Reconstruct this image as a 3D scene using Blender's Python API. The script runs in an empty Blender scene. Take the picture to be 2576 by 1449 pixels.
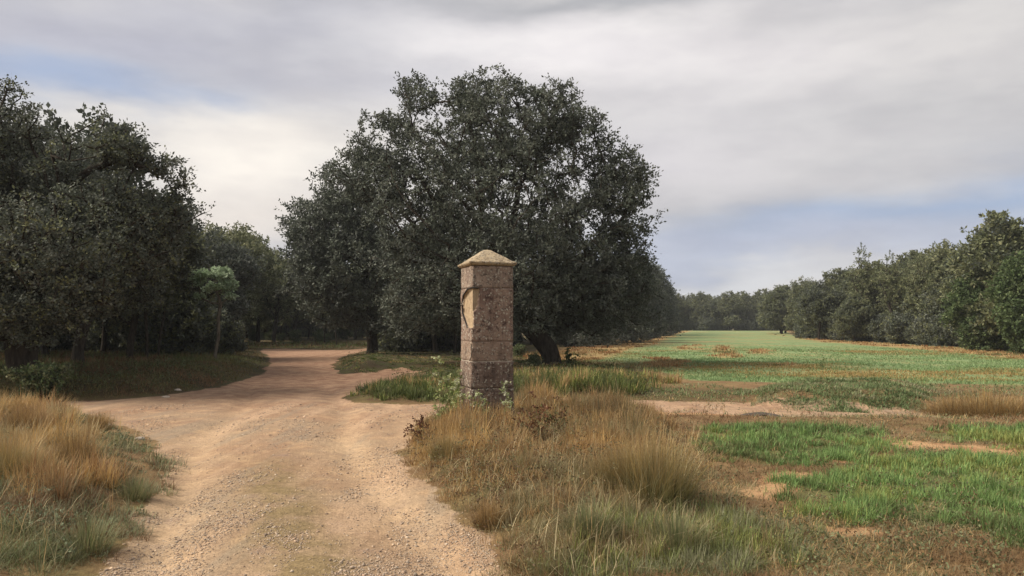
import bpy, math, random
import numpy as np
R = np.random.RandomState(7); random.seed(7)
scn = bpy.context.scene
COL = scn.collection

# ------------------------------------------------------------------ camera
EYE = 1.6; FPX = 1909.0; HOR = 812.0      # eye height (m), focal length and horizon row measured in a 2576x1449 frame
PITCH = math.atan((HOR - 724.5) / FPX)
cam = bpy.data.cameras.new('camera'); cam.sensor_width = 36; cam.lens = 36 * FPX / 2576
cam.clip_start = 0.1; cam.clip_end = 3000
co = bpy.data.objects.new('camera', cam); COL.objects.link(co)
co.location = (0, 0, EYE); co.rotation_euler = (math.pi / 2 + PITCH, 0, 0)
scn.camera = co

# ------------------------------------------------------------------ sky, sun, exposure
SUN_EL = math.radians(43); SUN_AZ = math.radians(-98)     # azimuth from +Y, negative = left
w = bpy.data.worlds.new('World'); scn.world = w; w.use_nodes = True
nt = w.node_tree; nt.nodes.clear()
def N(t, typ, **kw):
    n = t.nodes.new(typ)
    for k, v in kw.items(): setattr(n, k, v)
    return n
def M(t, op, a, b=None, c=None, clamp=False):
    n = t.nodes.new('ShaderNodeMath'); n.operation = op; n.use_clamp = clamp
    for i, v in enumerate((a, b, c)):
        if v is None: continue
        if isinstance(v, (int, float)): n.inputs[i].default_value = v
        else: t.links.new(v, n.inputs[i])
    return n.outputs[0]
def MIX(t, f, a, b, blend='MIX'):
    n = t.nodes.new('ShaderNodeMix'); n.data_type = 'RGBA'; n.blend_type = blend
    for s, v in ((n.inputs[0], f), (n.inputs[6], a), (n.inputs[7], b)):
        if isinstance(v, (int, float)): s.default_value = v
        elif isinstance(v, tuple): s.default_value = (*v[:3], 1)
        else: t.links.new(v, s)
    return n.outputs[2]
def NOISE(t, vec, scale, detail=4, rough=.55, out='Fac', dist=0.0):
    n = t.nodes.new('ShaderNodeTexNoise'); n.inputs['Scale'].default_value = scale
    n.inputs['Detail'].default_value = detail; n.inputs['Roughness'].default_value = rough
    n.inputs['Distortion'].default_value = dist
    if vec is not None: t.links.new(vec, n.inputs['Vector'])
    return n.outputs[out]
def RANGE(t, v, a, b, c=0.0, d=1.0, smooth=True):
    n = t.nodes.new('ShaderNodeMapRange'); n.interpolation_type = 'SMOOTHSTEP' if smooth else 'LINEAR'
    for i, x in enumerate((v, a, b, c, d)):
        if isinstance(x, (int, float)): n.inputs[i].default_value = x
        else: t.links.new(x, n.inputs[i])
    return n.outputs[0]

SKY_K = 0.1
tc = N(nt, 'ShaderNodeTexCoord'); sep = N(nt, 'ShaderNodeSeparateXYZ'); nt.links.new(tc.outputs['Generated'], sep.inputs[0])
az = M(nt, 'ARCTAN2', sep.outputs[0], sep.outputs[1]); el = M(nt, 'ARCSINE', sep.outputs[2])
mp = N(nt, 'ShaderNodeMapping'); mp.inputs['Scale'].default_value = (1, 1, 3.2); nt.links.new(tc.outputs['Generated'], mp.inputs[0])
wn = N(nt, 'ShaderNodeSeparateColor'); nt.links.new(NOISE(nt, mp.outputs[0], 2.6, 5, .55, 'Color'), wn.inputs[0])
azw = M(nt, 'ADD', az, M(nt, 'MULTIPLY', M(nt, 'SUBTRACT', wn.outputs[0], .5), .50))
elw = M(nt, 'ADD', el, M(nt, 'MULTIPLY', M(nt, 'SUBTRACT', wn.outputs[1], .5), .16))
elw = M(nt, 'ADD', elw, M(nt, 'MULTIPLY', az, 0.0))
def blob(px, py, sx, sy, amt=1.0, tilt=0.0):
    a0 = math.atan((px - 1288) / FPX); e0 = math.atan((HOR - py) / FPX * math.cos(a0)); sa = sx / FPX; se = sy / FPX
    da = M(nt, 'SUBTRACT', azw, a0)
    de = M(nt, 'SUBTRACT', M(nt, 'SUBTRACT', elw, e0), M(nt, 'MULTIPLY', da, tilt))
    x = M(nt, 'POWER', M(nt, 'ABSOLUTE', M(nt, 'DIVIDE', da, sa)), 2.0)
    y = M(nt, 'POWER', M(nt, 'ABSOLUTE', M(nt, 'DIVIDE', de, se)), 2.0)
    return M(nt, 'MULTIPLY', M(nt, 'EXPONENT', M(nt, 'MULTIPLY', M(nt, 'ADD', x, y), -1.0)), amt)
def sc(c): return tuple(v * .75 / SKY_K for v in c)
c = sc((.50, .49, .505))
streak = NOISE(nt, mp.outputs[0], 3.3, 6, .5)
c = MIX(nt, RANGE(nt, streak, .35, .68), sc((.50, .50, .52)), sc((.68, .66, .655)))
for px, py, sx, sy, amt, tilt, colr in [
    (100, 90, 300, 100, .8, 0, (.63, .62, .66)),
    (640, 40, 500, 70, .6, 0, (.47, .48, .56)),
    (560, 150, 520, 85, .85, -.05, (.48, .49, .59)),
    (900, 130, 320, 80, .8, .1, (.43, .44, .50)),
    (620, 400, 360, 130, 1.0, 0, (.98, .92, .85)),
    (500, 560, 420, 90, .8, 0, (.92, .84, .77)),
    (1400, 160, 560, 110, 1.0, -.08, (.96, .92, .92)),
    (1950, 110, 420, 100, .6, 0, (.84, .80, .81)),
    (1500, 5, 500, 40, .8, 0, (.42, .43, .46)),
    (2050, 380, 700, 120, .8, -.1, (.66, .645, .655)),
    (2560, 420, 300, 90, .8, 0, (.52, .52, .55)),
    (1700, 420, 260, 130, .7, 0, (.74, .71, .74))]:
    c = MIX(nt, blob(px, py, sx, sy, amt, tilt), c, sc(colr))
# breaks of blue between the clouds (the clear Nishita sky shows through them, veiled by thin cloud)
sky = N(nt, 'ShaderNodeTexSky', sky_type='NISHITA', sun_disc=False)
sky.sun_elevation = SUN_EL; sky.sun_rotation = SUN_AZ
sky.air_density = 1.0; sky.dust_density = .6; sky.ozone_density = 1.5
veil = MIX(nt, .78, sky.outputs[0], sc((.40, .46, .62)))
holes = M(nt, 'MAXIMUM', blob(2250, 560, 560, 62, 1.0, .14), blob(300, 215, 280, 48, .9, 0))
holes = M(nt, 'MAXIMUM', holes, blob(2700, 520, 420, 60, .9, .1))
c = MIX(nt, holes, c, veil)
c = MIX(nt, blob(1900, 650, 900, 48, .8, 0), c, sc((.50, .54, .66)))
c = MIX(nt, blob(1820, 720, 420, 26, .9, .0), c, sc((.70, .71, .74)))
fine = NOISE(nt, mp.outputs[0], 9, 6, .55)
c = MIX(nt, .9, c, MIX(nt, RANGE(nt, fine, .3, .7), (.93, .93, .94), (1.06, 1.06, 1.05)), 'MULTIPLY')
# the air veil near and below the horizon
c = MIX(nt, RANGE(nt, el, .02, -.05), c, sc((.52, .54, .60)))
bg = N(nt, 'ShaderNodeBackground'); bg.inputs['Strength'].default_value = SKY_K
nt.links.new(c, bg.inputs[0]); wo = N(nt, 'ShaderNodeOutputWorld'); nt.links.new(bg.outputs[0], wo.inputs[0])

sl = bpy.data.lights.new('sun', 'SUN'); sl.energy = 4.3; sl.angle = math.radians(32); sl.color = (1.0, .90, .76)
so = bpy.data.objects.new('sun', sl); COL.objects.link(so)
from mathutils import Vector
sd = Vector((math.sin(SUN_AZ) * math.cos(SUN_EL), math.cos(SUN_AZ) * math.cos(SUN_EL), math.sin(SUN_EL)))
so.rotation_euler = sd.to_track_quat('Z', 'Y').to_euler(); so.location = (-20, 10, 30)
vs = scn.view_settings; vs.view_transform = 'Standard'; vs.look = 'None'; vs.gamma = 1; vs.exposure = 0.42; vs.use_curve_mapping = False
scn.cycles.max_bounces = 6; scn.cycles.diffuse_bounces = 3; scn.cycles.transmission_bounces = 3; scn.cycles.glossy_bounces = 2
scn.cycles.transparent_max_bounces = 4; scn.cycles.use_denoising = True

# ------------------------------------------------------------------ small maths
_tab = np.random.RandomState(3).rand(256, 256)
def vn(x, y, s, seed=0):
    x = np.asarray(x, float) / s + seed * 17.13; y = np.asarray(y, float) / s + seed * 31.7
    xi = np.floor(x).astype(int); yi = np.floor(y).astype(int); fx = x - xi; fy = y - yi
    fx = fx * fx * (3 - 2 * fx); fy = fy * fy * (3 - 2 * fy)
    g = lambda a, b: _tab[a % 256, b % 256]
    return (g(xi, yi) * (1 - fx) + g(xi + 1, yi) * fx) * (1 - fy) + (g(xi, yi + 1) * (1 - fx) + g(xi + 1, yi + 1) * fx) * fy
def fbm(x, y, s, seed=0, o=4):
    t = 0; a = 1; n = 0
    for k in range(o): t = t + a * vn(x, y, s / 2 ** k, seed + k * 5); n += a; a *= .55
    return t / n
def sst(v, a, b):
    t = np.clip((np.asarray(v, float) - a) / (b - a), 0, 1); return t * t * (3 - 2 * t)
def ray(px, py):
    u = (px - 1288) / FPX; v = (724.5 - py) / FPX
    cp, sp = math.cos(PITCH), math.sin(PITCH)
    return np.array([u, cp - v * sp, sp + v * cp])
def G(px, py):                  # where that sight line meets flat ground
    d = ray(px, py); t = EYE / -d[2]; return (d[0] * t, d[1] * t)
def P(px, py, dist):            # point on that sight line, dist metres away along +Y
    d = ray(px, py); t = dist / d[1]; return np.array([d[0] * t, dist, EYE + d[2] * t])
def poly(pts): return np.array([G(*p) for p in pts])
def sdist(x, y, pg):            # signed distance, positive inside
    x = np.asarray(x, float); y = np.asarray(y, float)
    best = np.full(x.shape, 1e9); ins = np.zeros(x.shape, bool); n = len(pg)
    for i in range(n):
        ax, ay = pg[i]; bx, by = pg[(i + 1) % n]
        dx, dy = bx - ax, by - ay; L = dx * dx + dy * dy + 1e-12
        t = np.clip(((x - ax) * dx + (y - ay) * dy) / L, 0, 1)
        best = np.minimum(best, (x - ax - t * dx) ** 2 + (y - ay - t * dy) ** 2)
        if ay != by: ins ^= ((ay > y) != (by > y)) & (x < (bx - ax) * (y - ay) / (by - ay) + ax)
    return np.where(ins, 1, -1) * np.sqrt(best)

# ------------------------------------------------------------------ plan of the ground (metres)
TRACK = poly([(215, 1449), (300, 1330), (390, 1240), (430, 1180), (405, 1135), (330, 1085), (240, 1050), (150, 1036), (-600, 1050), (-600, 1022),
              (170, 1012), (430, 996), (560, 975), (640, 950), (682, 915), (674, 895), (655, 884), (662, 878), (720, 877), (790, 880), (860, 881), (925, 876), (930, 881),
              (885, 890), (852, 902), (835, 922), (860, 940), (1010, 930), (1090, 940), (1040, 962), (900, 985), (860, 1002), (900, 1012), (1060, 1016),
              (1160, 1010), (1400, 1001), (1560, 1006), (1800, 1012), (2100, 1026), (2400, 1037), (3300, 1050), (3300, 1062), (2350, 1052), (1900, 1050), (1640, 1036), (1500, 1026), (1160, 1030),
              (1080, 1046), (1040, 1085), (1015, 1135), (1035, 1200), (1110, 1260), (1190, 1330), (1245, 1400), (1300, 1449)])
TRACK = np.vstack([TRACK, [[TRACK[-1][0] + .25, 2.5], [TRACK[-1][0] + .3, -3], [TRACK[0][0] - .1, -3], [TRACK[0][0] - .1, 2.5]]])
FIELD = np.array([G(1330, 905), G(1480, 880), G(1640, 845), (29, 135), (33, 175), (62, 175), G(2010, 849), G(2300, 866), G(2576, 886), (75, 28), (75, 13.5),
                  G(2576, 985), G(2330, 975), G(2000, 976), G(1760, 970), G(1600, 930), G(1420, 925)])
STRIP_L = np.array([G(1290, 918), G(1330, 886), G(1430, 878), G(1650, 836), (29, 150), (36, 150), G(1720, 838), G(1680, 856), G(1620, 880), G(1530, 905), G(1440, 925)])
STRIP_R = np.array([G(1930, 838), G(2010, 850), G(2300, 868), G(2576, 890), (60, 34), (60, 29), G(2576, 909), G(2320, 882), G(2080, 861), G(1960, 846)])
GREEN = [poly(q) for q in ([(1750, 1092), (1900, 1078), (2190, 1098), (2240, 1130), (2210, 1175), (2080, 1205), (1930, 1196), (1820, 1170)],
                           [(2330, 1112), (2450, 1096), (2900, 1092), (2900, 1170), (2576, 1150), (2400, 1130)],
                           [(2000, 1275), (2110, 1190), (2300, 1158), (2900, 1180), (2900, 1440), (2576, 1395), (2420, 1360), (2250, 1345), (2060, 1310)],
                           [(1440, 1449), (1480, 1370), (1750, 1310), (1960, 1360), (1990, 1470), (1480, 1500)])]
BARE = [poly(q) for q in ([(2180, 1130), (2300, 1125), (2576, 1150), (2576, 1168), (2330, 1150)],
                          [(1830, 1275), (1880, 1225), (2080, 1215), (2060, 1250), (1990, 1300)],
                          [(2080, 1180), (2230, 1168), (2230, 1186), (2110, 1190)],
                          [(2000, 1340), (2200, 1350), (2280, 1390), (2100, 1400)],
                          [(1500, 1030), (1760, 1045), (2100, 1055), (2000, 1066), (1640, 1062)])]
PATCH = poly([(1080, 1046), (1160, 1022), (1500, 1012), (1620, 1040), (1740, 1110), (1790, 1200), (1800, 1290), (1700, 1380), (1560, 1500), (1320, 1500),
              (1245, 1400), (1190, 1330), (1110, 1260), (1035, 1200), (1015, 1135), (1040, 1085)])
LEFT = poly([(-700, 1030), (150, 1034), (240, 1052), (330, 1085), (405, 1135), (430, 1180), (390, 1240), (300, 1330), (200, 1470), (-700, 1470)])
ISLE = poly([(835, 922), (858, 900), (930, 884), (1290, 875), (1430, 915), (1590, 930), (1690, 975), (1640, 1000), (1400, 1000), (1290, 1004), (1160, 1010), (1060, 1014), (900, 1010), (870, 1000),
             (930, 980), (1060, 955), (1010, 935), (860, 938)])
WEED = poly([(1860, 1005), (1980, 982), (2150, 975), (2330, 985), (2350, 1020), (2300, 1036), (2100, 1034), (1900, 1024)])
SPOTS = [poly(q) for q in ([(1785, 870), (1850, 868), (1858, 905), (1800, 910)], [(1680, 872), (1765, 868), (1770, 880), (1690, 886)], [(1870, 878), (1960, 880), (1950, 892), (1880, 894)], [(1900, 925), (2010, 922), (2020, 932), (1910, 934)], [(1590, 900), (1720, 905), (1700, 930), (1620, 935)])]
def jit(x, y, a, s, seed): return (fbm(x, y, s, seed) - .5) * 2 * a
def m_track(x, y): return sst(sdist(x, y, TRACK) + jit(x, y, .22, .9, 1) + jit(x, y, .12, .22, 8), -.12, .12)
def m_field(x, y): return sst(sdist(x, y, FIELD) + jit(x, y, .6, 2.5, 2), -.3, .3)
def m_green(x, y):
    g = np.zeros(np.shape(x))
    for q in GREEN: g = np.maximum(g, sst(sdist(x, y, q) + jit(x, y, .35, .6, 3), -.15, .2))
    return g
def m_bare(x, y):
    g = np.zeros(np.shape(x))
    for q in BARE: g = np.maximum(g, sst(sdist(x, y, q) + jit(x, y, .3, .5, 4), -.1, .25))
    return g
def m_strip(x, y):
    g = np.zeros(np.shape(x))
    for q in SPOTS: g = np.maximum(g, .8 * sst(sdist(x, y, q) + jit(x, y, 1.6, 1.6, 7), -.2, .7))
    return np.maximum.reduce([g, sst(sdist(x, y, STRIP_L) + jit(x, y, 1.2, 5, 5), -.3, 1.0), sst(sdist(x, y, STRIP_R) + jit(x, y, .8, 6, 6), -.5, .8)])
def H(x, y):
    x = np.asarray(x, float); y = np.asarray(y, float)
    t = sdist(x, y, TRACK)
    h = .05 * (fbm(x, y, 3.5, 11) - .5) + sst(t, .1, -.9) * (.06 + .09 * fbm(x, y, 1.1, 12)) * sst(y, 60, 20)
    # wheel ruts along the main track
    c = -1.38 - (y - 4.8) * .30 + .18 * np.sin(y * .5)
    for off, dep in ((-1.0, .06), (.95, .06), (1.9, .03)):
        h = h - sst(t, 0, .3) * dep * np.exp(-((x - c - off) / .27) ** 2) * sst(y, 30, 14)
    h = h + sst(t, 0, .3) * (.03 * np.exp(-((x - c) / .4) ** 2) + .022 * (fbm(x, y, .35, 18) - .5)) * sst(y, 16, 8)
    # the bank on the left beyond the crossing, and the grassy island
    h = h + .22 * sst(t, -.25, -1.5) * sst(x, -4.0, -6.0) * sst(y, 12.5, 15) * sst(y, 40, 25)
    h = h + .08 * sst(sdist(x, y, ISLE), 0, 1.2) * sst(y, 45, 25)
    h = h + .10 * sst(sdist(x, y, PATCH), 0, .7) * (.5 + fbm(x, y, 1.3, 14))
    h = h + .16 * sst(sdist(x, y, WEED), -.1, .6) * (.6 + .8 * fbm(x, y, .8, 17))
    h = h + .08 * sst(sdist(x, y, LEFT), 0, .8)
    h = h + .02 * (fbm(x, y, .5, 15) - .5) * sst(y, 25, 12)
    return h

# ------------------------------------------------------------------ mesh helpers
def mesh_np(name, v, f, mats, cols=None, attrs=None, smooth=False):
    me = bpy.data.meshes.new(name); v = np.asarray(v, np.float32); f = np.asarray(f, np.int32)
    k = f.shape[1]; me.vertices.add(len(v)); me.vertices.foreach_set('co', v.ravel())
    me.loops.add(f.size); me.loops.foreach_set('vertex_index', f.ravel())
    me.polygons.add(len(f)); me.polygons.foreach_set('loop_start', np.arange(0, f.size, k, dtype=np.int32))
    if smooth: me.polygons.foreach_set('use_smooth', np.ones(len(f), bool))
    if cols is not None:
        a = me.color_attributes.new('Col', 'FLOAT_COLOR', 'POINT')
        cc = np.ones((len(v), 4), np.float32); cc[:, :3] = cols; a.data.foreach_set('color', cc.ravel())
    for n_, arr in (attrs or {}).items():
        a = me.attributes.new(n_, 'FLOAT', 'POINT'); a.data.foreach_set('value', np.asarray(arr, np.float32))
    me.materials.append(mats); me.update(calc_edges=True); me.validate(); return me
def link(name, me, parent=None, **props):
    o = bpy.data.objects.new(name, me); COL.objects.link(o)
    if parent: o.parent = parent
    for k, v in props.items(): o[k] = v
    return o
def mat(name):
    m = bpy.data.materials.new(name); m.use_nodes = True; t = m.node_tree
    b = t.nodes['Principled BSDF']; return m, t, b
def geo_pos(t): return N(t, 'ShaderNodeNewGeometry').outputs['Position']
def obj_pos(t): return N(t, 'ShaderNodeTexCoord').outputs['Object']
def bump(t, b, h, strength, dist):
    n = N(t, 'ShaderNodeBump'); n.inputs['Strength'].default_value = strength; n.inputs['Distance'].default_value = dist
    t.links.new(h, n.inputs['Height']); t.links.new(n.outputs[0], b.inputs['Normal'])

# ------------------------------------------------------------------ materials
def ground_material():
    m, t, b = mat('earth_and_grass'); p = geo_pos(t)
    A = lambda n: N(t, 'ShaderNodeAttribute', attribute_name=n).outputs['Fac']
    tr, fi, gr, ba, st, dk, ridge, lanes = (A(n) for n in ('track', 'field', 'green', 'bare', 'strip', 'litter', 'ridge', 'lanes'))
    n1 = NOISE(t, p, .55, 5); n2 = NOISE(t, p, 2.7, 6, .6); n3 = NOISE(t, p, 14, 6, .7); n4 = NOISE(t, p, 55, 4, .7)
    # soil of the track: pinkish brown, pale in the wheel lines, gravel grey
    soil = MIX(t, RANGE(t, n1, .35, .65), (.36, .23, .145), (.39, .285, .19))
    soil = MIX(t, M(t, 'MULTIPLY', RANGE(t, n2, .5, .68), .8), soil, (.52, .35, .21))
    soil = MIX(t, M(t, 'MULTIPLY', RANGE(t, n2, .42, .3), .6), soil, (.30, .21, .165))
    mpn = N(t, 'ShaderNodeMapping'); mpn.inputs['Rotation'].default_value = (0, 0, math.radians(-14)); mpn.inputs['Scale'].default_value = (2.1, .16, 1)
    t.links.new(p, mpn.inputs[0]); lane = NOISE(t, mpn.outputs[0], 1.0, 4, .55)
    soil = MIX(t, M(t, 'MULTIPLY', RANGE(t, lane, .5, .64), .65), soil, (.56, .39, .26))
    soil = MIX(t, M(t, 'MULTIPLY', RANGE(t, lane, .46, .36), .6), soil, (.31, .25, .185))
    soil = MIX(t, M(t, 'MULTIPLY', lanes, RANGE(t, n2, .3, .6, .35, .9)), soil, MIX(t, n1, (.52, .355, .215), (.60, .43, .275)))
    soil = MIX(t, M(t, 'MULTIPLY', ridge, RANGE(t, n2, .35, .55, .3, 1.0)), soil, MIX(t, n3, (.19, .14, .07), (.33, .24, .13)))
    far = N(t, 'ShaderNodeSeparateXYZ'); t.links.new(p, far.inputs[0])
    soil = MIX(t, M(t, 'MULTIPLY', RANGE(t, far.outputs[1], 9, 22), .8), soil, MIX(t, RANGE(t, n2, .4, .62), (.27, .145, .095), (.43, .27, .18)))
    # dead thatch / litter
    dry = MIX(t, RANGE(t, n2, .35, .65), (.19, .115, .06), (.27, .18, .09))
    dry = MIX(t, M(t, 'MULTIPLY', RANGE(t, n1, .5, .65), .6), dry, (.15, .14, .055))
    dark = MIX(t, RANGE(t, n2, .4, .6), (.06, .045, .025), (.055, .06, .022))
    fld = MIX(t, RANGE(t, n1, .38, .62), (.18, .25, .115), (.235, .305, .145))
    n0 = NOISE(t, p, .2, 5, .62)
    fld = MIX(t, M(t, 'MULTIPLY', RANGE(t, n0, .50, .62), .75), fld, (.34, .25, .12))
    mp2 = N(t, 'ShaderNodeMapping'); mp2.inputs['Rotation'].default_value = (0, 0, math.radians(18)); mp2.inputs['Scale'].default_value = (1.3, .045, 1)
    t.links.new(p, mp2.inputs[0]); rows = NOISE(t, mp2.outputs[0], .8, 3, .5)
    fld = MIX(t, M(t, 'MULTIPLY', RANGE(t, rows, .52, .62), .6), fld, (.31, .29, .13))
    fld = MIX(t, M(t, 'MULTIPLY', RANGE(t, n2, .52, .64), .6), fld, (.12, .18, .06))
    grn = MIX(t, RANGE(t, n2, .4, .62), (.12, .13, .05), (.17, .17, .065))
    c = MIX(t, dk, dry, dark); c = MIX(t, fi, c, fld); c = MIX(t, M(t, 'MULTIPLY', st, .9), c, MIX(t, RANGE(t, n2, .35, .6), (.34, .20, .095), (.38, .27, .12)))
    c = MIX(t, gr, c, grn)
    bs = MIX(t, RANGE(t, n2, .35, .6), (.36, .19, .10), (.48, .30, .16))
    edge = RANGE(t, M(t, 'ADD', ba, M(t, 'MULTIPLY', M(t, 'SUBTRACT', n3, .5), .8)), .35, .65); c = MIX(t, edge, c, bs)
    edge = RANGE(t, M(t, 'ADD', tr, M(t, 'MULTIPLY', M(t, 'SUBTRACT', n3, .5), .9)), .35, .65); c = MIX(t, edge, c, soil)
    c = MIX(t, .85, c, MIX(t, RANGE(t, n4, .3, .7), (.72, .72, .72), (1.2, 1.2, 1.18)), 'MULTIPLY')
    c = MIX(t, .7, c, MIX(t, RANGE(t, n3, .3, .7), (.78, .77, .76), (1.15, 1.15, 1.15)), 'MULTIPLY')
    t.links.new(c, b.inputs['Base Color']); b.inputs['Roughness'].default_value = .95; b.inputs['Specular IOR Level'].default_value = .15
    hgt = M(t, 'ADD', M(t, 'MULTIPLY', n3, 1.0), M(t, 'MULTIPLY', n4, .45)); bump(t, b, hgt, .9, .03)
    return m
def blade_material(name, trans=.35, rough=.6):
    m, t, b = mat(name); a = N(t, 'ShaderNodeAttribute', attribute_name='Col')
    t.links.new(a.outputs['Color'], b.inputs['Base Color']); b.inputs['Roughness'].default_value = rough
    b.inputs['Specular IOR Level'].default_value = .25
    tl = N(t, 'ShaderNodeBsdfTranslucent'); t.links.new(a.outputs['Color'], tl.inputs[0])
    mx = N(t, 'ShaderNodeMixShader'); mx.inputs[0].default_value = trans
    t.links.new(b.outputs[0], mx.inputs[1]); t.links.new(tl.outputs[0], mx.inputs[2])
    t.links.new(mx.outputs[0], t.nodes['Material Output'].inputs[0]); return m
def bark_material(name, c1, c2):
    m, t, b = mat(name); p = obj_pos(t)
    mpn = N(t, 'ShaderNodeMapping'); mpn.inputs['Scale'].default_value = (1, 1, .25); t.links.new(p, mpn.inputs[0])
    n = NOISE(t, mpn.outputs[0], 16, 6, .65); c = MIX(t, RANGE(t, n, .35, .65), c1, c2)
    t.links.new(c, b.inputs['Base Color']); b.inputs['Roughness'].default_value = .95; b.inputs['Specular IOR Level'].default_value = .1
    bump(t, b, n, 1, .03); return m
def stone_material(name, seed, base, pale, dark, lichen=1.0, ochre=0.0):
    m, t, b = mat(name); p0 = obj_pos(t)
    mv = N(t, 'ShaderNodeMapping'); mv.inputs['Location'].default_value = (seed * 3.1, seed * 1.7, seed * 2.3); t.links.new(p0, mv.inputs[0]); p = mv.outputs[0]
    n1 = NOISE(t, p, 3.2, 6, .65); n2 = NOISE(t, p, 17, 6, .75); n3 = NOISE(t, p, 60, 4, .7)
    c = MIX(t, RANGE(t, n1, .35, .65), base, pale)
    ms = N(t, 'ShaderNodeMapping'); ms.inputs['Scale'].default_value = (9, 9, 1.1); t.links.new(p, ms.inputs[0]); st = NOISE(t, ms.outputs[0], 1, 4, .6)
    c = MIX(t, M(t, 'MULTIPLY', RANGE(t, st, .5, .66), .5), c, dark)
    if ochre:
        c = MIX(t, ochre, c, MIX(t, RANGE(t, st, .4, .6), (.46, .30, .12), (.36, .22, .09)))
    c = MIX(t, M(t, 'MULTIPLY', RANGE(t, n2, .51, .59), .85), c, dark)
    v = N(t, 'ShaderNodeTexVoronoi'); v.inputs['Scale'].default_value = 27; v.inputs['Randomness'].default_value = 1
    wv = N(t, 'ShaderNodeVectorMath', operation='ADD'); t.links.new(p, wv.inputs[0])
    sv = N(t, 'ShaderNodeVectorMath', operation='SCALE'); sv.inputs['Scale'].default_value = .055
    t.links.new(NOISE(t, p, 40, 3, .6, 'Color'), sv.inputs[0]); t.links.new(sv.outputs[0], wv.inputs[1]); t.links.new(wv.outputs[0], v.inputs['Vector'])
    spot = M(t, 'MULTIPLY', RANGE(t, v.outputs['Distance'], .46, .30), RANGE(t, NOISE(t, p, 5.5, 4, .6), .36, .47))
    vc = N(t, 'ShaderNodeSeparateColor'); t.links.new(v.outputs['Color'], vc.inputs[0]); spot = M(t, 'MULTIPLY', spot, RANGE(t, vc.outputs[0], .45, .55))
    c = MIX(t, M(t, 'MULTIPLY', spot, .85 * lichen), c, MIX(t, vc.outputs[1], (.60, .55, .46), (.42, .38, .30)))
    v2 = N(t, 'ShaderNodeTexVoronoi'); v2.inputs['Scale'].default_value = 62; t.links.new(wv.outputs[0], v2.inputs['Vector'])
    c2_ = N(t, 'ShaderNodeSeparateColor'); t.links.new(v2.outputs['Color'], c2_.inputs[0])
    sp2 = M(t, 'MULTIPLY', M(t, 'MULTIPLY', RANGE(t, v2.outputs['Distance'], .5, .3), RANGE(t, c2_.outputs[0], .5, .6)), RANGE(t, n1, .42, .52))
    c = MIX(t, M(t, 'MULTIPLY', sp2, .7 * lichen), c, MIX(t, c2_.outputs[1], (.56, .50, .42), (.06, .045, .04)))
    pit = M(t, 'MULTIPLY', RANGE(t, n3, .62, .7), .8); c = MIX(t, pit, c, (.03, .022, .018))
    t.links.new(c, b.inputs['Base Color']); b.inputs['Roughness'].default_value = .93; b.inputs['Specular IOR Level'].default_value = .2
    hh = M(t, 'ADD', M(t, 'ADD', M(t, 'MULTIPLY', n2, .7), M(t, 'MULTIPLY', n3, .3)), M(t, 'MULTIPLY', spot, .25)); bump(t, b, hh, 1, .03)
    return m
def plain(name, c, rough=.9):
    m, t, b = mat(name); n = NOISE(t, obj_pos(t), 25, 5, .6)
    t.links.new(MIX(t, RANGE(t, n, .3, .7), tuple(v * .75 for v in c), tuple(v * 1.2 for v in c)), b.inputs['Base Color'])
    b.inputs['Roughness'].default_value = rough; bump(t, b, n, .6, .01); return m
M_GROUND = ground_material(); M_GRASS = blade_material('grass_blades', .3, .65); M_LEAF = blade_material('oak_leaves', .2, .62)
M_SOFT = blade_material('soft_leaves', .3, .6)
M_BARK = bark_material('dark_bark', (.028, .023, .018), (.07, .058, .045)); M_PALE = bark_material('pale_bark', (.10, .085, .065), (.22, .19, .15))

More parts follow.
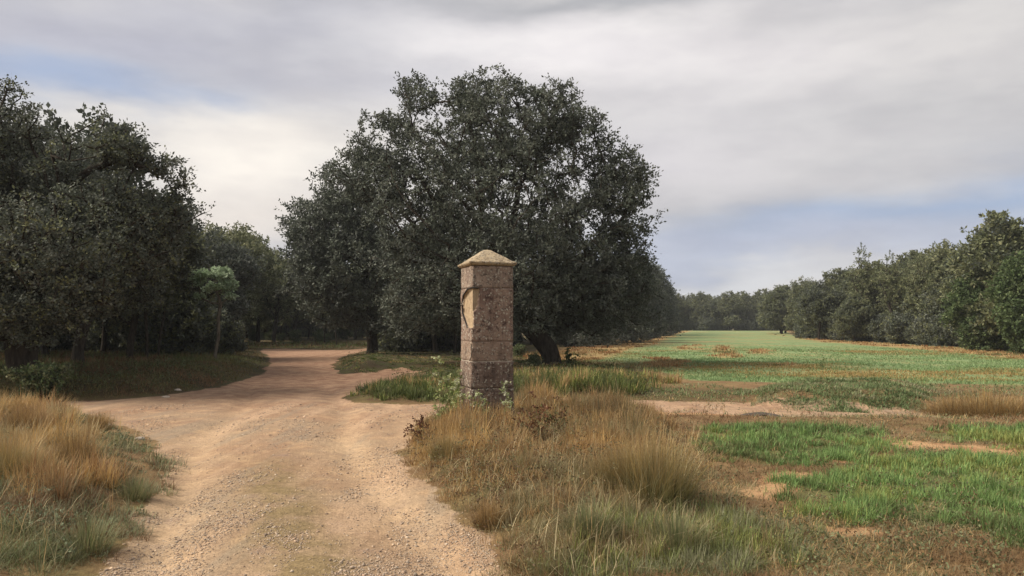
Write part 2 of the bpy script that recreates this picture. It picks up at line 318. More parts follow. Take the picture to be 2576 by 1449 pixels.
# ------------------------------------------------------------------ ground
def spaced(a, b, s0, grow):
    out = [a]; s = s0
    while out[-1] < b: out.append(out[-1] + s); s = s0 * (1 + grow * abs(out[-1]))
    return np.array(out)
def build_ground():
    ys = np.concatenate([[-60, -20, -8, -3, 0, 2, 3], spaced(3.6, 700, .045, .16)])
    xp = spaced(0, 600, .055, .13); xs = np.concatenate([-xp[:0:-1], xp])
    X, Y = np.meshgrid(xs, ys); x = X.ravel(); y = Y.ravel(); z = H(x, y)
    tr = m_track(x, y); fi = m_field(x, y); gr = m_green(x, y); ba = m_bare(x, y); st = m_strip(x, y)
    c = -1.38 - (y - 4.8) * .30 + .18 * np.sin(y * .5); nz = .55 + .9 * (fbm(x * 2, y * .5, 1.0, 23) - .3)
    ridge = np.clip(np.exp(-((x - c) / .33) ** 2) * sst(y, 10, 6.5) * nz * 1.7, 0, 1)
    lanes = np.clip((np.exp(-((x - c + 1.0) / .3) ** 2) + np.exp(-((x - c - .95) / .34) ** 2) + .7 * np.exp(-((x - c - 1.9) / .3) ** 2)) * nz * sst(y, 20, 9), 0, 1)
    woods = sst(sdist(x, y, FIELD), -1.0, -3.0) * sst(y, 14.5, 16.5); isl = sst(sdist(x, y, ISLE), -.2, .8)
    lit = np.clip(np.maximum(np.maximum(woods, .75 * sst(sdist(x, y, PATCH), 0, .4)), isl * .8) * (.6 + .8 * (fbm(x, y, 1.5, 21) - .2)), 0, 1) * (1 - st)  # litter, plus a darker ground tone in the gaps of the pillar grass
    nx, ny = len(xs), len(ys); i = np.arange(ny - 1)[:, None] * nx + np.arange(nx - 1)[None, :]; i = i.ravel()
    F = np.stack([i, i + 1, i + nx + 1, i + nx], 1); V = np.stack([x, y, z], 1)
    cx = V[F].mean(1)[:, 0]; cy = V[F].mean(1)[:, 1]
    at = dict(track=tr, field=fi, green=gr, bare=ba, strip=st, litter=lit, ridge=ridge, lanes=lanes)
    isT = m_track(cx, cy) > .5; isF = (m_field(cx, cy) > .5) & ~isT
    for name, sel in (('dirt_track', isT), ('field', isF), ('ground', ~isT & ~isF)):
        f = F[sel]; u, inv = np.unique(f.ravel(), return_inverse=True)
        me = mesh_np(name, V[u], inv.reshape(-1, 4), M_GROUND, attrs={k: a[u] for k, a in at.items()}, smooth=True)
        link(name, me, kind='structure')
build_ground()

# ------------------------------------------------------------------ grass blades
def blades(px, py, pz, h, wd, yaw, lean, colr, curve=.5, tip=None):
    """three-face arching blades; lean = how far the tip bends over, in heights"""
    n = len(px); dx, dy = np.cos(yaw), np.sin(yaw); sx, sy = -dy, dx
    c, s = np.cos(lean), np.sin(lean); c2, s2 = np.cos(lean * (1 + curve)), np.sin(lean * (1 + curve))
    V = np.zeros((n, 5, 3)); hw = wd / 2
    V[:, 0] = np.stack([px - sx * hw, py - sy * hw, pz], 1); V[:, 1] = np.stack([px + sx * hw, py + sy * hw, pz], 1)
    mx = px + dx * s * h * .5; my = py + dy * s * h * .5; mz = pz + c * h * .5
    V[:, 2] = np.stack([mx + sx * hw * .8, my + sy * hw * .8, mz], 1); V[:, 3] = np.stack([mx - sx * hw * .8, my - sy * hw * .8, mz], 1)
    V[:, 4] = np.stack([mx + dx * s2 * h * .5, my + dy * s2 * h * .5, mz + c2 * h * .5], 1)
    b = np.arange(n)[:, None] * 5
    F = np.concatenate([b + [0, 1, 2], b + [0, 2, 3], b + [3, 2, 4]])
    C = np.repeat(colr[:, None, :], 5, 1).copy()
    if tip is not None: C[:, 2:4] = C[:, 2:4] * .5 + tip[:, None, :] * .5; C[:, 4] = tip
    return V.reshape(-1, 3), F, C.reshape(-1, 3)
def palette(n, cols, wts, x=None, y=None, s=.6, seed=0, spread=.18):
    cols = np.array(cols); wts = np.array(wts, float); wts /= wts.sum()
    if x is None: u = R.rand(n)
    else:
        f = fbm(x, y, s, seed); f = (np.argsort(np.argsort(f)) + .5) / n; u = np.clip(f * .999 + R.normal(0, .16, n), 0, .9999)
    k = np.minimum(np.searchsorted(np.cumsum(wts), u), len(cols) - 1)
    return np.clip(cols[k] * (1 + R.normal(0, spread, (n, 1))), .01, .9)
def sample(n, x0, x1, y0, y1, mask, p=1.6):
    """positions over the ground, thinning with distance from the near edge of the scene"""
    out = []; got = 0; u = 0
    while got < n and u < 40:
        u += 1; m = n * 2
        q = 1 - p; r = R.rand(m); y = (y0 ** q + r * (y1 ** q - y0 ** q)) ** (1 / q)
        sp = np.maximum(y * .74 + 1.5, 1); x = R.uniform(-1, 1, m) * sp
        k = (x > x0) & (x < x1); x, y = x[k], y[k]; k = R.rand(len(x)) < mask(x, y); out.append((x[k], y[k])); got += k.sum()
    x = np.concatenate([a for a, _ in out])[:n]; y = np.concatenate([a for _, a in out])[:n]; return x, y
YAW = None
def tufted(n, per, rad, *a, loose=.25, **k):
    """positions gathered into tufts with gaps between them; also sets which way each blade leans and how tall its tuft is"""
    global YAW, TH
    m = int(n * (1 - loose) / per); cx, cy = sample(m, *a, **k); lx, ly = sample(n - len(cx) * per, *a, **k)
    rr = np.repeat(rad * R.uniform(.5, 1.6, len(cx)), per); t = R.uniform(0, 6.283, len(rr)); q = R.rand(len(rr)) ** .6
    x = np.concatenate([np.repeat(cx, per) + np.cos(t) * q * rr, lx]); y = np.concatenate([np.repeat(cy, per) + np.sin(t) * q * rr, ly])
    YAW = np.concatenate([t + R.normal(0, .7, len(t)), R.uniform(0, 6.283, len(lx))])
    TH = np.concatenate([np.repeat(R.uniform(.55, 1.35, len(cx)), per), R.uniform(.4, .8, len(lx))])
    TI = np.concatenate([np.repeat(R.rand(len(cx)), per), R.rand(len(lx))])
    return x, y, TI
def tpal(n, cols, wts, ti, x, y, s, seed, spread=.16):
    """each tuft keeps one colour, neighbouring tufts drift together"""
    cols = np.array(cols); wts = np.array(wts, float); wts /= wts.sum(); f = fbm(x, y, s, seed); f = (np.argsort(np.argsort(f)) + .5) / n
    u = np.clip(f + (ti - .5) * .75 + R.normal(0, .07, n), 0, .9999); k = np.minimum(np.searchsorted(np.cumsum(wts), u), len(cols) - 1)
    return np.clip(cols[k] * (.82 + .36 * ((ti * 7.7) % 1))[:, None] * (1 + R.normal(0, spread, (n, 1))), .01, .9)
def stuff_grass(name, label, x, y, h, colr, lean=(.3, .25), wmin=.004, wk=.0008, tip=None, mt=None, cat='grass', lift=0.0):
    global YAW
    n = len(x); yaw = YAW if YAW is not None and len(YAW) == n else R.uniform(0, 6.283, n); YAW = None; wd = np.maximum(wmin, wk * y) * R.uniform(.7, 1.3, n)
    z = H(x, y) - .01 + lift; ln = np.abs(R.normal(lean[0], lean[1], n)).clip(0, 1.45)
    V, F, C = blades(x, y, z, h, wd, yaw, ln, colr, .5, tip)
    return link(name, mesh_np(name, V, F, mt or M_GRASS, C), kind='stuff', label=label, category=cat)

# linear base colours
STRAW = (.43, .29, .135); GOLD = (.48, .31, .115); RUST = (.27, .13, .055); BROWN = (.20, .12, .06); GREY = (.21, .205, .12); OLIVE = (.13, .145, .055); GREEN1 = (.16, .255, .085); GREEN2 = (.215, .32, .105)
YEL = (.26, .28, .085); DARKG = (.04, .065, .02); PALE = (.42, .35, .20)

def in_patch(x, y): return sst(sdist(x, y, PATCH) + jit(x, y, .15, .4, 33), -.08, .18)
# 1 tall dry grass round the pillar
def m1_(x, y): return in_patch(x, y) * (.12 + .88 * sst(fbm(x, y, .55, 40), .38, .58)) * (1 - .75 * sst(sdist(x, y, GREEN[3]), -.1, .3))
x, y, ti = tufted(100000, 70, .10, -4, 9, 4.2, 13.6, m1_, loose=.3)
col = tpal(len(x), [GREY, OLIVE, (.15, .105, .065), BROWN, STRAW, RUST, PALE, GOLD], [.17, .14, .12, .14, .19, .1, .08, .06], ti, x, y, 1.0, 41)
hh = (.07 + .33 * fbm(x, y, .6, 42) ** 1.3) * TH * R.uniform(.4, 1.2, len(x)) * (.4 + .6 * sst(sdist(x, y, PATCH), -.05, .9)) * (.85 + .65 * sst(y, 7.5, 10.3)); hh[R.rand(len(x)) < .015] *= 1.8
tip = col * .5 + np.array(STRAW) * .5
stuff_grass('dry_grass', 'tall tangled rusty brown and straw grass around the foot of the stone pillar', x, y, hh, col, (.45, .48), .0035, .0006, tip)
x, y = sample(1500, -4, 9, 4.2, 13.6, in_patch)
stuff_grass('dry_stalks', 'pale bent and broken stalks lying across the dry grass by the pillar', x, y, R.uniform(.14, .42, len(x)), palette(len(x), [PALE, STRAW, (.5, .42, .26)], [1, 1, .6]), (.75, .45), .004, .0006, lift=.02)
x, y = sample(900, -13, -1, 4, 14, lambda x, y: sst(sdist(x, y, LEFT), 0, .3))
stuff_grass('verge_stalks', 'pale dry stalks scattered over the left verge', x, y, R.uniform(.12, .38, len(x)), palette(len(x), [PALE, STRAW, (.5, .42, .26)], [1, 1, .6]), (.7, .45), .004, .0006, lift=.02)
# 2 grey green soft grass at the bottom edge
x, y, ti = tufted(30000, 60, .09, -.5, 4.5, 3.9, 7.5, lambda x, y: sst(sdist(x, y, GREEN[3]) + jit(x, y, .4, .5, 50), -.2, .5))
col = tpal(len(x), [GREY, (.20, .24, .085), OLIVE, YEL, BROWN, PALE], [.14, .2, .15, .25, .14, .12], ti, x, y, .5, 51)
stuff_grass('green_grass', 'grey green tufted grass at the track edge in the near foreground', x, y, R.uniform(.05, .17, len(x)) * TH, col, (.7, .5), .004, .0007)
# 3 bright green young crop, near patches
x, y, ti = tufted(130000, 22, .05, 2, 14, 4.2, 15, lambda x, y: np.maximum.reduce([sst(sdist(x, y, q) + jit(x, y, .7, .6, 60), -.22, .25) for q in GREEN[:3]]) * (.06 + .94 * sst(fbm(x, y, .3, 61), .34, .56)), loose=.4)
col = tpal(len(x), [OLIVE, GREEN1, GREEN2, YEL], [.12, .4, .33, .15], ti, x, y, 1.2, 62)
stuff_grass('young_crop', 'bright green young grass growing in patches at the near right', x, y, R.uniform(.05, .14, len(x)) * (.5 + .9 * fbm(x, y, .5, 63)) * TH, col, (.55, .35), .0045, .0009)
# 4 matted dead thatch over the open verge on the right
def verge(x, y): return (1 - m_track(x, y) * (1 - .45 * sst(x, 1.5, 3) * sst(fbm(x, y, .6, 75), .4, .6))) * (1 - m_field(x, y)) * (1 - .93 * m_bare(x, y))
x, y = sample(110000, 0, 13, 4.0, 16.5, lambda x, y: verge(x, y) * (1 - .9 * in_patch(x, y)) * (1 - .8 * m_green(x, y)) * (.25 + .75 * sst(fbm(x, y, .35, 71), .3, .6)))
col = palette(len(x), [BROWN, (.26, .17, .085), GREY, STRAW, OLIVE, (.30, .25, .14)], [.25, .25, .15, .13, .12, .1], x, y, .9, 72)
stuff_grass('dead_thatch', 'matted brown dead grass lying over the verge on the right', x, y, R.uniform(.04, .13, len(x)), col, (1.05, .3), .004, .0008)
# 5 left verge
x, y, ti = tufted(80000, 40, .08, -13, -1, 3.9, 14.2, lambda x, y: sst(sdist(x, y, LEFT) + jit(x, y, .4, .35, 80), -.1, .25) * (.08 + .92 * sst(fbm(x, y, .45, 81), .36, .56)))
col = tpal(len(x), [BROWN, GREY, (.17, .20, .095), OLIVE, (.25, .23, .12)], [.18, .3, .24, .14, .14], ti, x, y, .8, 82)
stuff_grass('verge_grass', 'low grey green grass on the verge left of the dirt track', x, y, R.uniform(.04, .15, len(x)) * TH, col, (.8, .35), .004, .0008)
x, y, ti = tufted(30000, 90, .13, -13, -3, 6.2, 14.5, lambda x, y: sst(sdist(x, y, LEFT), 0, .3) * sst(x + .1 + y * .545 + jit(x, y, .9, 1, 85), .3, -.3) * (.08 + .92 * sst(fbm(x, y, .7, 86), .42, .58)), loose=.15)
col = tpal(len(x), [BROWN, RUST, STRAW, GOLD, PALE], [.14, .18, .3, .28, .1], ti, x, y, .7, 87)
stuff_grass('golden_grass', 'golden dry grass standing at the left edge beside the track', x, y, R.uniform(.12, .37, len(x)) * TH, col, (.48, .42), .004, .0007, col * .6 + np.array(STRAW) * .4)
# 6 island under the oak and the banks
x, y, ti = tufted(70000, 40, .12, -8, 7, 13, 36, lambda x, y: sst(sdist(x, y, ISLE) + jit(x, y, .5, .7, 90), -.1, .4) * (.15 + .85 * sst(fbm(x, y, .8, 91), .35, .6)), p=1.9)
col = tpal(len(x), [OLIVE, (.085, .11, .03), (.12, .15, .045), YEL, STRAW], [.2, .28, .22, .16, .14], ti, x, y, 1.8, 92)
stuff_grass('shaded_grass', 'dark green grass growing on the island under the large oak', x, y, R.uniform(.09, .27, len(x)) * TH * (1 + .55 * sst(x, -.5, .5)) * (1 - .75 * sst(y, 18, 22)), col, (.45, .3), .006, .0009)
def woods_m(x, y): return sst(sdist(x, y, TRACK), -.1, -.5) * sst(x, -3.6 - (y - 14) * .15, -4.6 - (y - 14) * .15) * sst(y, 14, 15)
x, y = sample(60000, -24, -4, 14.3, 60, lambda x, y: woods_m(x, y) * (.3 + .7 * fbm(x, y, .6, 95)), 1.9)
near = sst(sdist(x, y, TRACK), -3.2, -.8)
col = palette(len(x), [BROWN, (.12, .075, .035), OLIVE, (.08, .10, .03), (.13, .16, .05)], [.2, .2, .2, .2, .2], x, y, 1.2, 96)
wq = (sst(sdist(x, y, TRACK) + jit(x, y, .8, 1, 97), -2.4, -.6) * .7 * R.uniform(.3, 1, len(x)))[:, None]; col = col * (1 - wq) + np.array((.27, .165, .085)) * wq  # brown dry grass by the track, also painted lighter as if lit
wg = (sst(np.hypot(x + 9.6, (y - 31) * .35), 3.2, .8) * R.uniform(.3, 1, len(x)))[:, None]; col = col * (1 - wg) + np.array((.19, .215, .08)) * wg  # sunlit patch of the bank painted in as brighter green
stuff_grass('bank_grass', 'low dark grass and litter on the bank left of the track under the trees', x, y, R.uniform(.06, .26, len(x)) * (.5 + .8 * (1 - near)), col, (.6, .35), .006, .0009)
# 7 mid field grass with distance, and the verge strip between the far field and the cross track
x, y = sample(130000, 1, 40, 13.2, 62, lambda x, y: m_field(x, y) * (1 - .93 * m_strip(x, y)) * (1 - .5 * sst(x / y, .20, .10)) * sst(y, 62, 40) * (.3 + .7 * sst(fbm(x, y, 3.5, 113), .32, .5)) * (.25 + .75 * sst(fbm(x, y, .9, 100), .3, .6)), 1.9)
col = palette(len(x), [(.33, .23, .09), (.24, .24, .09), (.20, .27, .12), (.19, .29, .115), (.26, .35, .165)], [.16, .18, .24, .23, .19], x, y, 5, 101, .14)
wq = (sst(x / y + jit(x, y, .06, 3, 102), .22, .10) * .75 * R.uniform(.4, 1, len(x)))[:, None]; col = col * (1 - wq) + np.array((.36, .26, .11)) * wq
stuff_grass('field_crop', 'short green crop covering the wide field beyond the cross track', x, y, R.uniform(.04, .10, len(x)) * (1 - .5 * sst(y, 30, 60)), col, (.8, .35), .01, .0011)
x, y = sample(46000, 2.2, 15, 12.5, 18.5, lambda x, y: np.maximum(.12 * (1 - m_track(x, y)) * (1 - m_field(x, y)) * sst(fbm(x, y, .8, 105), .4, .55), sst(sdist(x, y, WEED) + jit(x, y, .5, .6, 107), -.2, .2) * (.2 + .8 * sst(fbm(x, y, .4, 108), .35, .55))), 1.5)
col = palette(len(x), [(.09, .12, .05), (.13, .18, .075), (.17, .19, .09), GREY], [.3, .35, .2, .15], x, y, .8, 106) * 1.25
stuff_grass('creeping_weeds', 'dark green creeping weeds between the cross track and the field', x, y, R.uniform(.04, .11, len(x)), col, (1.0, .4), .009, .0011)
x, y, ti = tufted(22000, 25, .2, -1, 60, 22, 150, lambda x, y: sst(m_strip(x, y), .3, .8) * sst(fbm(x, y, 1.2, 112), .4, .6), p=1.7)
col = palette(len(x), [RUST, STRAW, (.36, .23, .11), OLIVE], [.15, .35, .35, .15], x, y, 3, 110)
stuff_grass('margin_grass', 'rust coloured dry grass along the margins of the green field', x, y, R.uniform(.06, .18, len(x)), col, (.6, .3), .02, .0009)

# ------------------------------------------------------------------ stones of the track
def stones(name, label, n, x, y, r, c):
    base = np.array([(1, 0, 0), (-1, 0, 0), (0, 1, 0), (0, -1, 0), (0, 0, 1), (0, 0, -1)], float); tri = np.array([(0, 2, 4), (2, 1, 4), (1, 3, 4), (3, 0, 4), (2, 0, 5), (1, 2, 5), (3, 1, 5), (0, 3, 5)])
    V = base[None] * R.uniform(.6, 1.2, (n, 6, 1)) * (r[:, None, None]) * np.array([1, 1, .55]) + R.normal(0, .12, (n, 6, 3)) * r[:, None, None]
    a = R.uniform(0, 6.28, n); ca, sa = np.cos(a)[:, None], np.sin(a)[:, None]
    V = np.stack([V[..., 0] * ca - V[..., 1] * sa + x[:, None], V[..., 0] * sa + V[..., 1] * ca + y[:, None], V[..., 2] + (H(x, y) + r * .12)[:, None]], 2)
    F = (np.arange(n)[:, None, None] * 6 + tri[None]).reshape(-1, 3)
    return link(name, mesh_np(name, V.reshape(-1, 3), F, M_STONES, np.repeat(c, 6, 0)), kind='stuff', label=label, category='gravel')
M_STONES = blade_material('loose_stone', 0.0, .9)
x, y = sample(34000, -7, 4, 3.9, 15, lambda x, y: m_track(x, y) * (.05 + .95 * sst(fbm(x / 1.0, y / 3, .5, 120), .42, .6)), 1.8)
r = np.exp(R.normal(math.log(.0062), .42, len(x))).clip(.003, .022) * (.7 + .05 * y)
col = palette(len(x), [(.42, .34, .26), (.32, .25, .19), (.48, .36, .25), (.24, .175, .13), (.38, .27, .19)], [.25, .25, .2, .12, .18])
stones('gravel', 'loose grey and tan gravel scattered over the dirt track', len(x), x, y, r, col)

# ------------------------------------------------------------------ trees
def tube_tree(pos, par, rad, sides=6, skip=0):
    kids = {}
    for i, p in enumerate(par):
        if p >= 0: kids.setdefault(p, []).append(i)
    V = []; F = []
    def ring(c, d, r, k):
        d = d / (np.linalg.norm(d) + 1e-9); a = np.array([0, 0, 1.]) if abs(d[2]) < .8 else np.array([1., 0, 0])
        u = np.cross(d, a); u /= np.linalg.norm(u); v = np.cross(d, u); s = len(V)
        for j in range(k):
            t = 2 * math.pi * j / k; V.append(c + (u * math.cos(t) + v * math.sin(t)) * r)
        return s
    st = [(0, None, sides)]
    while st:
        i, rs, k = st.pop()
        ch = sorted(kids.get(i, []), key=lambda q: -rad[q])
        if rs is None and ch: rs = ring(pos[i], pos[ch[0]] - pos[i], rad[i], k)
        for n_, q in enumerate(ch):
            kk = k if n_ == 0 else (6 if rad[q] > .06 else 4 if rad[q] > .025 else 3)
            s0 = rs if n_ == 0 else ring(pos[i], pos[q] - pos[i], min(rad[q] * 1.1, rad[i]), kk)
            g = kids.get(q, []); dirn = pos[q] - pos[i]
            if g: b_ = max(g, key=lambda z: rad[z]); dirn = dirn / (np.linalg.norm(dirn) + 1e-9) + (pos[b_] - pos[q]) / (np.linalg.norm(pos[b_] - pos[q]) + 1e-9)
            s1 = ring(pos[q], dirn, rad[q], kk)
            for j in range(kk if not (i < skip and q < skip) else 0): F.append((s0 + j, s0 + (j + 1) % kk, s1 + (j + 1) % kk, s1 + j))
            st.append((q, s1, kk))
    return np.array(V), np.array(F)
def grow(trunk, att, bf=.35, step=.45, rs=None):
    rs = rs or R; cap = len(att) * 14 + 50
    pos = np.zeros((cap, 3)); L = np.zeros(cap); par = np.full(cap, -1); n = 0
    for i, t in enumerate(trunk):
        pos[n] = t; par[n] = n - 1
        if n: L[n] = L[n - 1] + np.linalg.norm(pos[n] - pos[n - 1])
        n += 1
    root0 = max(1, len(trunk) - 3); top = trunk[-1]; order = np.argsort(np.linalg.norm(att - top, axis=1)); ends = []
    for a in order:
        p = att[a]; d = np.linalg.norm(pos[root0:n] - p, axis=1) + bf * L[root0:n]; j = int(np.argmin(d)) + root0
        v = p - pos[j]; D = np.linalg.norm(v); k = min(12, max(1, int(D / step))); q = j
        bend = rs.normal(0, .07, 3) * D; bend[2] += .05 * D
        for s in range(1, k + 1):
            f = s / k; pos[n] = pos[j] + v * f + bend * math.sin(f * math.pi) + (rs.normal(0, .04, 3) * min(1, D) if s < k else 0)
            par[n] = q; L[n] = L[q] + D / k; q = n; n += 1
            if n >= cap: break
        ends.append(q)
        if n >= cap - 14: break
    return pos[:n], par[:n], np.array(ends)
def radii(par, r0, rt, e=2.35):
    n = len(par); acc = np.zeros(n); nk = np.zeros(n, int)
    for i in range(n):
        if par[i] >= 0: nk[par[i]] += 1
    acc[nk == 0] = 1
    for i in range(n - 1, 0, -1): acc[par[i]] += acc[i]
    acc = acc ** (1 / e); r = acc / acc[0] * r0; return np.maximum(r, rt)
def leaf_mesh(name, cen, per, spread, ll, lw, cols, wts, mt, rs, up=.25, squash=.8, coln=None):
    n = len(cen) * per; c = np.repeat(cen, per, 0)
    nt_ = max(3, per // 9); tw = rs.normal(0, 1, (len(cen), nt_, 3)); tw[..., 2] += .35; tw /= np.linalg.norm(tw, axis=2)[..., None]; tw[..., 2] *= squash
    tw *= rs.uniform(.55, 1.45, (len(cen), nt_, 1)); ic = np.repeat(np.arange(len(cen)), per); off = tw[ic, rs.randint(0, nt_, n)]
    p = c + off * (spread * rs.rand(n) ** .7)[:, None] + rs.normal(0, spread * .11, (n, 3))
    d = off * .7 + rs.normal(0, .6, (n, 3)); d[:, 2] += up * .5; d /= np.linalg.norm(d, axis=1)[:, None]
    nrm = rs.normal(0, 1, (n, 3)) + np.array([0, 0, up * 3]); s = np.cross(d, nrm); s /= np.linalg.norm(s, axis=1)[:, None] + 1e-9
    l = ll * rs.uniform(.6, 1.35, n)[:, None]; w_ = lw * rs.uniform(.7, 1.3, n)[:, None] / 2
    V = np.stack([p, p + d * l * .5 + s * w_, p + d * l, p + d * l * .5 - s * w_], 1)
    F = np.arange(n)[:, None] * 4 + np.array([0, 1, 2, 3])
    cols = np.array(cols); wts = np.array(wts, float); wts /= wts.sum()
    kc = rs.choice(len(cols), len(cen), p=wts); kl = rs.choice(len(cols), n, p=wts); k = np.where(rs.rand(n) < .6, np.repeat(kc, per), kl)
    C = np.clip(cols[k] * (1 + rs.normal(0, .22, (n, 1))), .005, .9)
    return mesh_np(name, V.reshape(-1, 3), F, mt, np.repeat(C, 4, 0))
def lobes_points(lobes, n, rs, shell=.45, gap=.42, gs=1.1, floor=.4):
    vol = np.array([l[3] * l[4] * l[5] for l in lobes]) ** .66; pr = vol / vol.sum(); out = []
    while sum(map(len, out)) < n:
        m = n * 3; k = rs.choice(len(lobes), m, p=pr); L = np.array(lobes)[k]
        v = rs.normal(0, 1, (m, 3)); v /= np.linalg.norm(v, axis=1)[:, None]
        rr = shell + (1 - shell) * rs.rand(m) ** .6; q = L[:, :3] + v * rr[:, None] * L[:, 3:6]
        g = (vn(q[:, 0] + q[:, 2] * .7, q[:, 1] + q[:, 2] * 1.3, gs, 5) + vn(q[:, 0] - q[:, 2] * .9, q[:, 2], gs * .8, 9)) / 2
        q = q[(g > gap * (.75 + .5 * rs.rand(m))) & (q[:, 2] > floor)]; out.append(q)
    return np.concatenate(out)[:n]
def lobe_px(px, py, rp, d, flat=1.0, dy=1.0):
    c = P(px, py, d); r = rp / FPX * d; return (c[0], c[1], c[2], r, r * dy, r * flat)
HOLM = [(.098, .114, .084), (.125, .138, .108), (.078, .092, .070), (.15, .162, .132), (.112, .122, .108)]; HW = [.3, .28, .2, .1, .12]
OLIV = [(.15, .165, .085), (.185, .195, .10), (.11, .13, .07), (.23, .23, .13)]; OW = [.35, .25, .25, .15]
FRESH = [(.085, .125, .05), (.11, .15, .06), (.065, .09, .04), (.15, .185, .085)]; FW = [.35, .3, .2, .15]

def tree_meshes(name, lobes, trunk, r0, natt, per, spread, ll, lw, cols, wts, mt, bark, seed, gap=.42, bf=.35, step=.45, shell=.45, floor=.4, fork=None, gs=1.1, squash=.8):
    rs = np.random.RandomState(seed); att = lobes_points(lobes, natt, rs, shell, gap, gs, floor)
    pos, par, ends = grow(trunk, att, bf, step, rs); rad = radii(par, r0, .006)
    nt_ = len(trunk); rad[:nt_] = np.maximum(rad[:nt_], np.linspace(r0, rad[nt_ - 1], nt_)); rad[0] = r0 * 1.25
    # trunk with its boughs, then the leaves
    V, F = tube_tree(pos, par, rad, 10); tm = mesh_np('trunk', V, F, bark, smooth=True)
    lm = leaf_mesh('crown', pos[ends] if len(ends) else att, per, spread, ll, lw, cols, wts, mt, rs, squash=squash)
    return tm, lm
def put_tree(name, meshes, loc, label, group=None, rot=0, scl=(1, 1, 1), cat='tree', sink=.05, flat=False):
    o = bpy.data.objects.new(name, None); COL.objects.link(o); o.empty_display_size = .3
    o.location = (loc[0], loc[1], 0 if flat else float(H(loc[0], loc[1])) - sink); o.rotation_euler = (0, 0, rot); o.scale = scl
    o['label'] = label; o['category'] = cat
    if group: o['group'] = group
    for nm, me in zip(('trunk', 'crown'), meshes):
        if me is not None: link(nm, me, o)
    return o
def shift(lobes, base): return [(l[0] - base[0], l[1] - base[1], l[2] - base[2], l[3], l[4], l[5]) for l in lobes]
def poly_trunk(base, pts, d): return [np.array([0, 0, -.15])] + [P(px, py, dd) - base for px, py, dd in pts]

def at_base(px, py):
    x, y = G(px, py); return np.array([x, y, 0.0])
# the large holm oak behind the pillar
b = at_base(1385, 928); D = b[1]
big = [lobe_px(*a) for a in [(1110, 330, 135, D, 1, 1.1), (965, 350, 80, D, 1, 1), (1045, 240, 55, D), (1190, 240, 60, D + .5), (1350, 330, 115, D + 1, 1, 1.2), (1240, 330, 120, D - 1, 1, 1.2),
       (1460, 400, 120, D + .5), (1520, 470, 120, D, 1, 1.1), (1550, 540, 100, D - .5), (1400, 290, 85, D), (1470, 340, 70, D - .5), (1565, 620, 75, D), (1560, 690, 80, D + 1), (1600, 760, 70, D + 3), (960, 460, 90, D), (895, 435, 75, D), (1262, 225, 55, D), (1570, 470, 75, D), (1500, 640, 130, D), (1480, 740, 120, D), (1575, 700, 80, D), (1290, 520, 200, D - 1.5, .9, 1.2), (1080, 500, 170, D - 1, 1, 1.3), (1240, 500, 200, D + 2, 1, 1),
       (1250, 690, 190, D - 2, .8, 1), (1440, 680, 150, D - .5, .9, 1.2), (1090, 690, 160, D - .5, .9, 1.2), (1520, 760, 95, D + 1.5, .9, 1.2), (1180, 790, 120, D + 1, .6, 1.5), (1420, 800, 90, D, .5, 1.2), (1300, 780, 110, D - 2, .55, 1), (1050, 790, 110, D, .7, 1.2)]]
tr = poly_trunk(b, [(1388, 905, D), (1380, 880, D), (1362, 855, D), (1335, 825, D - .1), (1305, 780, D - .2), (1280, 720, D - .2), (1262, 640, D)], D)
ms = tree_meshes('big', shift(big, b), tr, .34, 3900, 52, .35, .112, .056, HOLM, HW, M_LEAF, M_BARK, 11, gap=.31, bf=.3, floor=1.0, gs=.85)
put_tree('holm_oak', ms, b, 'largest dark holm oak with a broad domed crown and leaning black trunk behind the pillar', flat=True)
# its neighbour to the left, trunk at the path fork
b2 = at_base(937, 893); D2 = b2[1]
l2 = [lobe_px(*a) for a in [(860, 490, 80, D2 - 2), (770, 570, 65, D2 - 2), (900, 560, 110, D2 - 2, 1, 1), (820, 590, 95, D2 - 3), (790, 640, 80, D2 - 2), (1000, 560, 140, D2 - 1), (900, 680, 140, D2 - 3, .8, 1), (780, 690, 75, D2 - 3), (860, 760, 100, D2 - 1, .7, 1), (980, 760, 120, D2 - 2, .8, 1), (1060, 700, 130, D2 + 1)]]
tr = poly_trunk(b2, [(937, 870, D2), (935, 840, D2), (938, 800, D2 - .3), (925, 740, D2 - .6), (915, 680, D2 - 1)], D2)
ms2 = tree_meshes('second', shift(l2, b2), tr, .27, 1500, 62, .46, .14, .075, HOLM, HW, M_LEAF, M_BARK, 12, gap=.36, floor=.9)
put_tree('holm_oak', ms2, b2, 'dark holm oak at the fork of the path forming the left shoulder of the canopy', flat=True)
# the big oak on the far left
b3 = at_base(62, 988); D3 = b3[1]
l3 = [lobe_px(*a) for a in [(50, 285, 80, D3, 1, 1), (505, 528, 16, D3), (432, 425, 30, D3), (120, 330, 80, D3), (-60, 365, 140, D3), (210, 350, 85, D3), (265, 345, 60, D3 + 1), (60, 470, 190, D3 + 1, 1, 1), (160, 330, 80, D3), (300, 400, 80, D3), (350, 500, 90, D3), (250, 470, 150, D3), (330, 440, 75, D3), (390, 470, 75, D3 + .5), (-150, 550, 220, D3, 1, 1),
      (120, 640, 190, D3 - 1.5, .9, 1), (330, 590, 130, D3, 1, 1.1), (420, 570, 65, D3 + .5), (190, 700, 120, D3 - 1), (-40, 760, 190, D3 - 1, .8, 1), (110, 800, 110, D3 - 1, .7, 1), (430, 450, 40, D3), (300, 700, 110, D3 + 1, .9, 1)]]
tr = poly_trunk(b3, [(60, 950, D3), (54, 900, D3), (60, 850, D3), (75, 790, D3), (90, 720, D3 + .2), (105, 640, D3 + .3)], D3)
